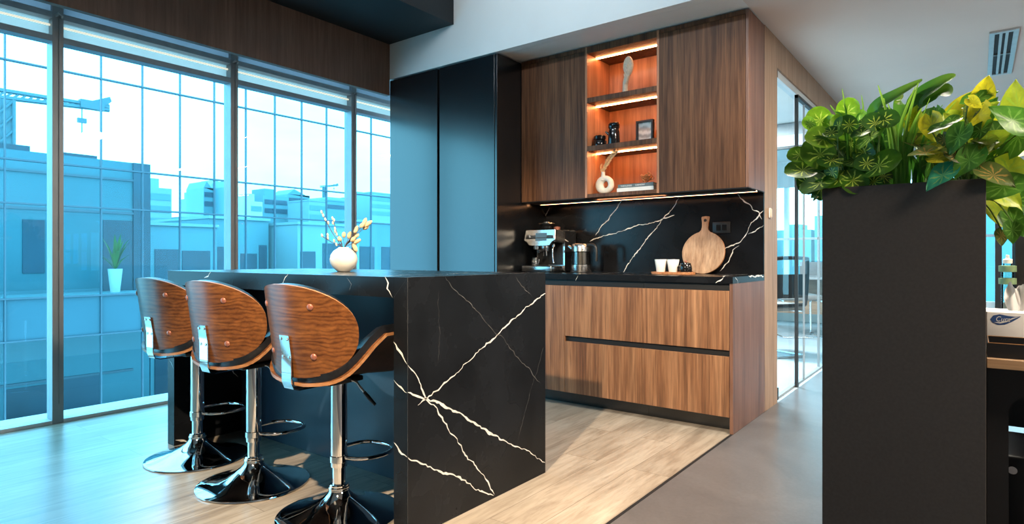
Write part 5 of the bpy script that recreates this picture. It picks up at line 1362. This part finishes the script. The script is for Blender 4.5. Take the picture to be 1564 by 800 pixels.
# black end frame with rounded opening
b = new(); fy0, fy1 = 2.20, 2.225; ox0, ox1, oz0, oz1, orr = .068, .60, .08, .635, .05
box(b, .020, ox0, fy0, fy1, 0, DZ-.0275); box(b, ox1, .70, fy0, fy1, 0, DZ-.0275); box(b, ox0, ox1, fy0, fy1, oz1, DZ-.0275); box(b, ox0, ox1, fy0, fy1, 0, oz0)
for cx_, cz_, sx_, sz_ in ((ox0, oz0, 1, 1), (ox1, oz0, -1, 1), (ox0, oz1, 1, -1), (ox1, oz1, -1, -1)):
    P = [(cx_, fy0, cz_)] + [(cx_+sx_*orr*(1-math.sin(PI/2*k/8)), fy0, cz_+sz_*orr*(1-math.cos(PI/2*k/8))) for k in range(9)]
    prism(b, P, (0, fy1-fy0, 0))
obj('front_panel', b, M['black'], t)
for x in (1.45,):
    b = new(); box(b, x, x+.05, 2.20, 2.90, 0, DZ-.0275); obj('leg', b, M['black'], t)
b = new(); box(b, .020, .05, 2.88, 2.92, 0, DZ-.0275); obj('leg', b, M['black'], t)
b = new(); box(b, .051, 1.449, 2.90, 2.915, .40, DZ-.0275); obj('modesty_panel', b, M['black'], bpy.data.objects['desk'])
t = thing('computer_tower', 'black computer tower standing on the floor under the desk', 'computer', (.28, 2.6, 0))
b = new(); rbox(b, .045, .26, 2.45, 2.80, .0, .405, .012); obj('case', b, M['black'], t, smooth=40)
b = new(); lathe(b, [(0, -.002), (.012, -.002), (.012, .001), (0, .001)], (.085, 2.45, .36), 16, axis='Y'); obj('power_button', b, M['steel'], t)
# tissue box
t = thing('tissue_box', 'white tissue box with a navy swoosh emblem on the desk behind the black tray', 'tissue box', (.075, 2.48, DZ))
x0, x1, y0, y1, h = .020, .131, 2.40, 2.56, .113
b = new(); rbox(b, x0, x1, y0, y1, DZ+.0004, DZ+h, .003); bx_ = obj('carton', b, M['paper'], t, smooth=40)
b = new()
def sw(u, v): return (x0 + .010 + u*.070, y0-.0006, DZ + .083 + v*.024)
prism(b, [sw(u, v) for u, v in ((0, .25), (.10, .75), (.32, .95), (.62, .78), (.85, .72), (1.05, .80), (.92, .45), (.72, .0), (.50, -.35), (.26, -.42), (.08, -.15))], (0, .0004, 0)); obj('emblem', b, M['blue_logo'], bx_)
b = new(); prism(b, [sw(u, v) for u, v in ((.12, -.12), (.34, -.22), (.56, -.02), (.78, .42), (1.0, .76), (.76, .55), (.54, .14), (.34, -.06))], (0, -.0005, 0)); obj('emblem_curve', b, M['paper'], bx_)
text('emblem_word', 'Cura', (x0+.040, y0-.0009, DZ+.0905), .022, (PI/2, 0, 0), M['paper'], bx_, .0002, .25, .8)
b = new(); z0 = DZ+h+.0006
for lay in range(2):
    G = []
    for k in range(9):
        f = k/8; row = []
        for i in range(13):
            q = i/6-1
            pk = 1-.30*abs(q-.35+.7*lay)-.05*math.sin(6*q+lay)
            row.append(b.verts.new((.094 + (.019+.010*math.sin(PI*f*.8)-.006*f)*q + .010*f*(1-lay*1.6), 2.47+.006*lay + .007*math.sin(4.2*q+2.2*f+lay*2)*(.3+f) + .006*f, z0 + .088*f*pk)))
        G.append(row)
    for k in range(8):
        for i in range(12): b.faces.new((G[k][i], G[k][i+1], G[k+1][i+1], G[k+1][i]))
obj('tissue', b, M['paper'], t, smooth=80)
# black tray
t = thing('desk_tray', 'open black tray with a brass coloured rim at the desk front', 'tray', (.16, 2.27, DZ))
b = new(); x0, x1, y0, y1, z0, z1 = .021, .33, 2.175, 2.37, DZ+.0004, DZ+.040
box(b, x0, x1, y0, y1, z0, z0+.004)
for a in ((x0, x1, y0, y0+.004), (x0, x1, y1-.004, y1), (x0, x0+.004, y0+.004, y1-.004), (x1-.004, x1, y0+.004, y1-.004)): box(b, *a, z0+.004, z1)
obj('tray', b, M['black'], t)
b = new(); tube(b, [(x0+.002, y0+.002, z1), (x1-.002, y0+.002, z1), (x1-.002, y1-.002, z1), (x0+.002, y1-.002, z1)], .0022, 6, closed=True); obj('rim', b, M['wire'], t, smooth=50)
# banded bottle, monitor, wooden stand
t = thing('water_bottle', 'clear bottle with two sage green bands behind the tissue box', 'bottle', (.0835, 2.80, DZ))
c = (.0835, 2.80, DZ+.0004)
b = new(); lathe(b, [(0, 0), (.016, 0), (.018, .004), (.018, .225), (.013, .252), (.013, .258), (0, .258)], c, 24); obj('body', b, M['clear'], t, smooth=50)
for z in (.184, .228):
    b = new(); lathe(b, [(.0183, z), (.0255, z+.001), (.0255, z+.022), (.0183, z+.023)], c, 28, closed=True); obj('band', b, M['green_band'], t, smooth=40)
b = new(); lathe(b, [(0, .2585), (.014, .2585), (.014, .272), (.006, .276), (.005, .288), (0, .289)], c, 20); obj('cap', b, M['cup'], t, smooth=40)
t = thing('monitor', 'black computer monitor on the desk, only its left edge in frame', 'monitor', (.30, 2.86, DZ))
b = new(); rbox(b, .098, .60, 2.845, 2.875, DZ+.085, DZ+.385, .012); obj('screen_back', b, M['black'], t, smooth=40)
b = new(); box(b, .33, .37, 2.876, 2.895, DZ+.012, DZ+.22); obj('stand', b, M['black'], t)
b = new(); rbox(b, .25, .45, 2.80, 2.93, DZ+.0005, DZ+.012, .004); obj('foot', b, M['black'], t, smooth=40)
# dark column by the far windows
b = new(); box(b, .18, .25, 10.32, 10.48, 0, 2.55); struct('trim_11', b, M['black'])

# ------------------------------------------------------------------ furniture in the glazed office
def cantilever(name, label, x, y, rz, seat_m, back_m, cat='chair'):
    t = thing(name, label, cat, (x, y, 0), rz)
    for s in (-1, 1):
        b = new(); tube(b, smooth_path([(s*.23, -.22, .47), (s*.235, .20, .46), (s*.24, .235, .42), (s*.24, .22, .06), (s*.235, .18, .013), (s*.235, -.24, .013)], 6), .0125, 10)
        o = obj('leg', b, M['chrome'], t, smooth=60, local=True)
        b = new(); box(b, s*.24-.016, s*.24+.016, .16, .20, .0005, .028); obj('foot_pad', b, M['black'], o, local=True)
    b = new(); tube(b, [(-.235, -.24, .013), (.235, -.24, .013)], .0125, 10); obj('rear_bar', b, M['chrome'], t, smooth=60, local=True)
    b = new(); rbox(b, -.25, .25, -.24, .24, .475, .545, .025); obj('seat', b, seat_m, t, smooth=50, local=True)
    if back_m is None: return t
    b = new(); P = [(-.235, -.25, .56), (-.24, -.265, .75), (-.225, -.285, .97), (-.18, -.292, 1.01), (.18, -.292, 1.01), (.225, -.285, .97), (.24, -.265, .75), (.235, -.25, .56), (.19, -.245, .535), (-.19, -.245, .535)]
    tube(b, smooth_path(P, 5, True), .020, 8, closed=True); fr = obj('back_frame', b, M['black'], t, smooth=60, local=True)
    b = new(); n = 10; G = [[b.verts.new((-.225+.45*i/n, -.262-.02*math.sin(PI*i/n)-.02*j/n, .61+.24*j/n)) for j in range(n+1)] for i in range(n+1)]
    for i in range(n):
        for j in range(n): b.faces.new((G[i][j], G[i+1][j], G[i+1][j+1], G[i][j+1]))
    obj('back_mesh', b, back_m, t, smooth=60, local=True)
    return t
cantilever('cantilever_chair', 'black mesh back cantilever chair behind the glass door', -1.745, 6.735, 1.05, M['grey_fabric'], M['mesh_chair'])
cantilever('cantilever_stool', 'low grey padded seat on a tubular frame farther inside the glazed office', -1.87, 8.55, .5, M['grey_fabric'], None, 'stool')
t = thing('meeting_table', 'long wooden table in front of the far office windows', 'table', (-2.6, 9.7, 0))
b = new(); box(b, -3.8, -1.35, 9.3, 10.2, .712, .742); obj('tabletop', b, M['laptop'], t, bevel=.002)
b = new(); box(b, -3.7, -1.45, 9.9, 9.93, .18, .711); obj('modesty_panel', b, M['credenza'], t)
for x in (-3.7, -1.5):
    b = new(); box(b, x, x+.06, 9.4, 10.1, 0, .711); obj('leg', b, M['credenza'], t)
t = thing('laptop', 'open grey laptop seen from behind on the long wooden table', 'laptop', (-1.89, 9.55, .742))
b = new(); rbox(b, -2.06, -1.72, 9.56, 9.80, .7425, .756, .004); obj('keyboard_base', b, M['laptop'], t, smooth=40)
b = new(); prism(b, [(-2.05, 9.555, .757), (-1.73, 9.555, .757), (-1.745, 9.49, .955), (-2.035, 9.49, .955)], (0, .008, .002)); obj('screen', b, M['laptop'], t)
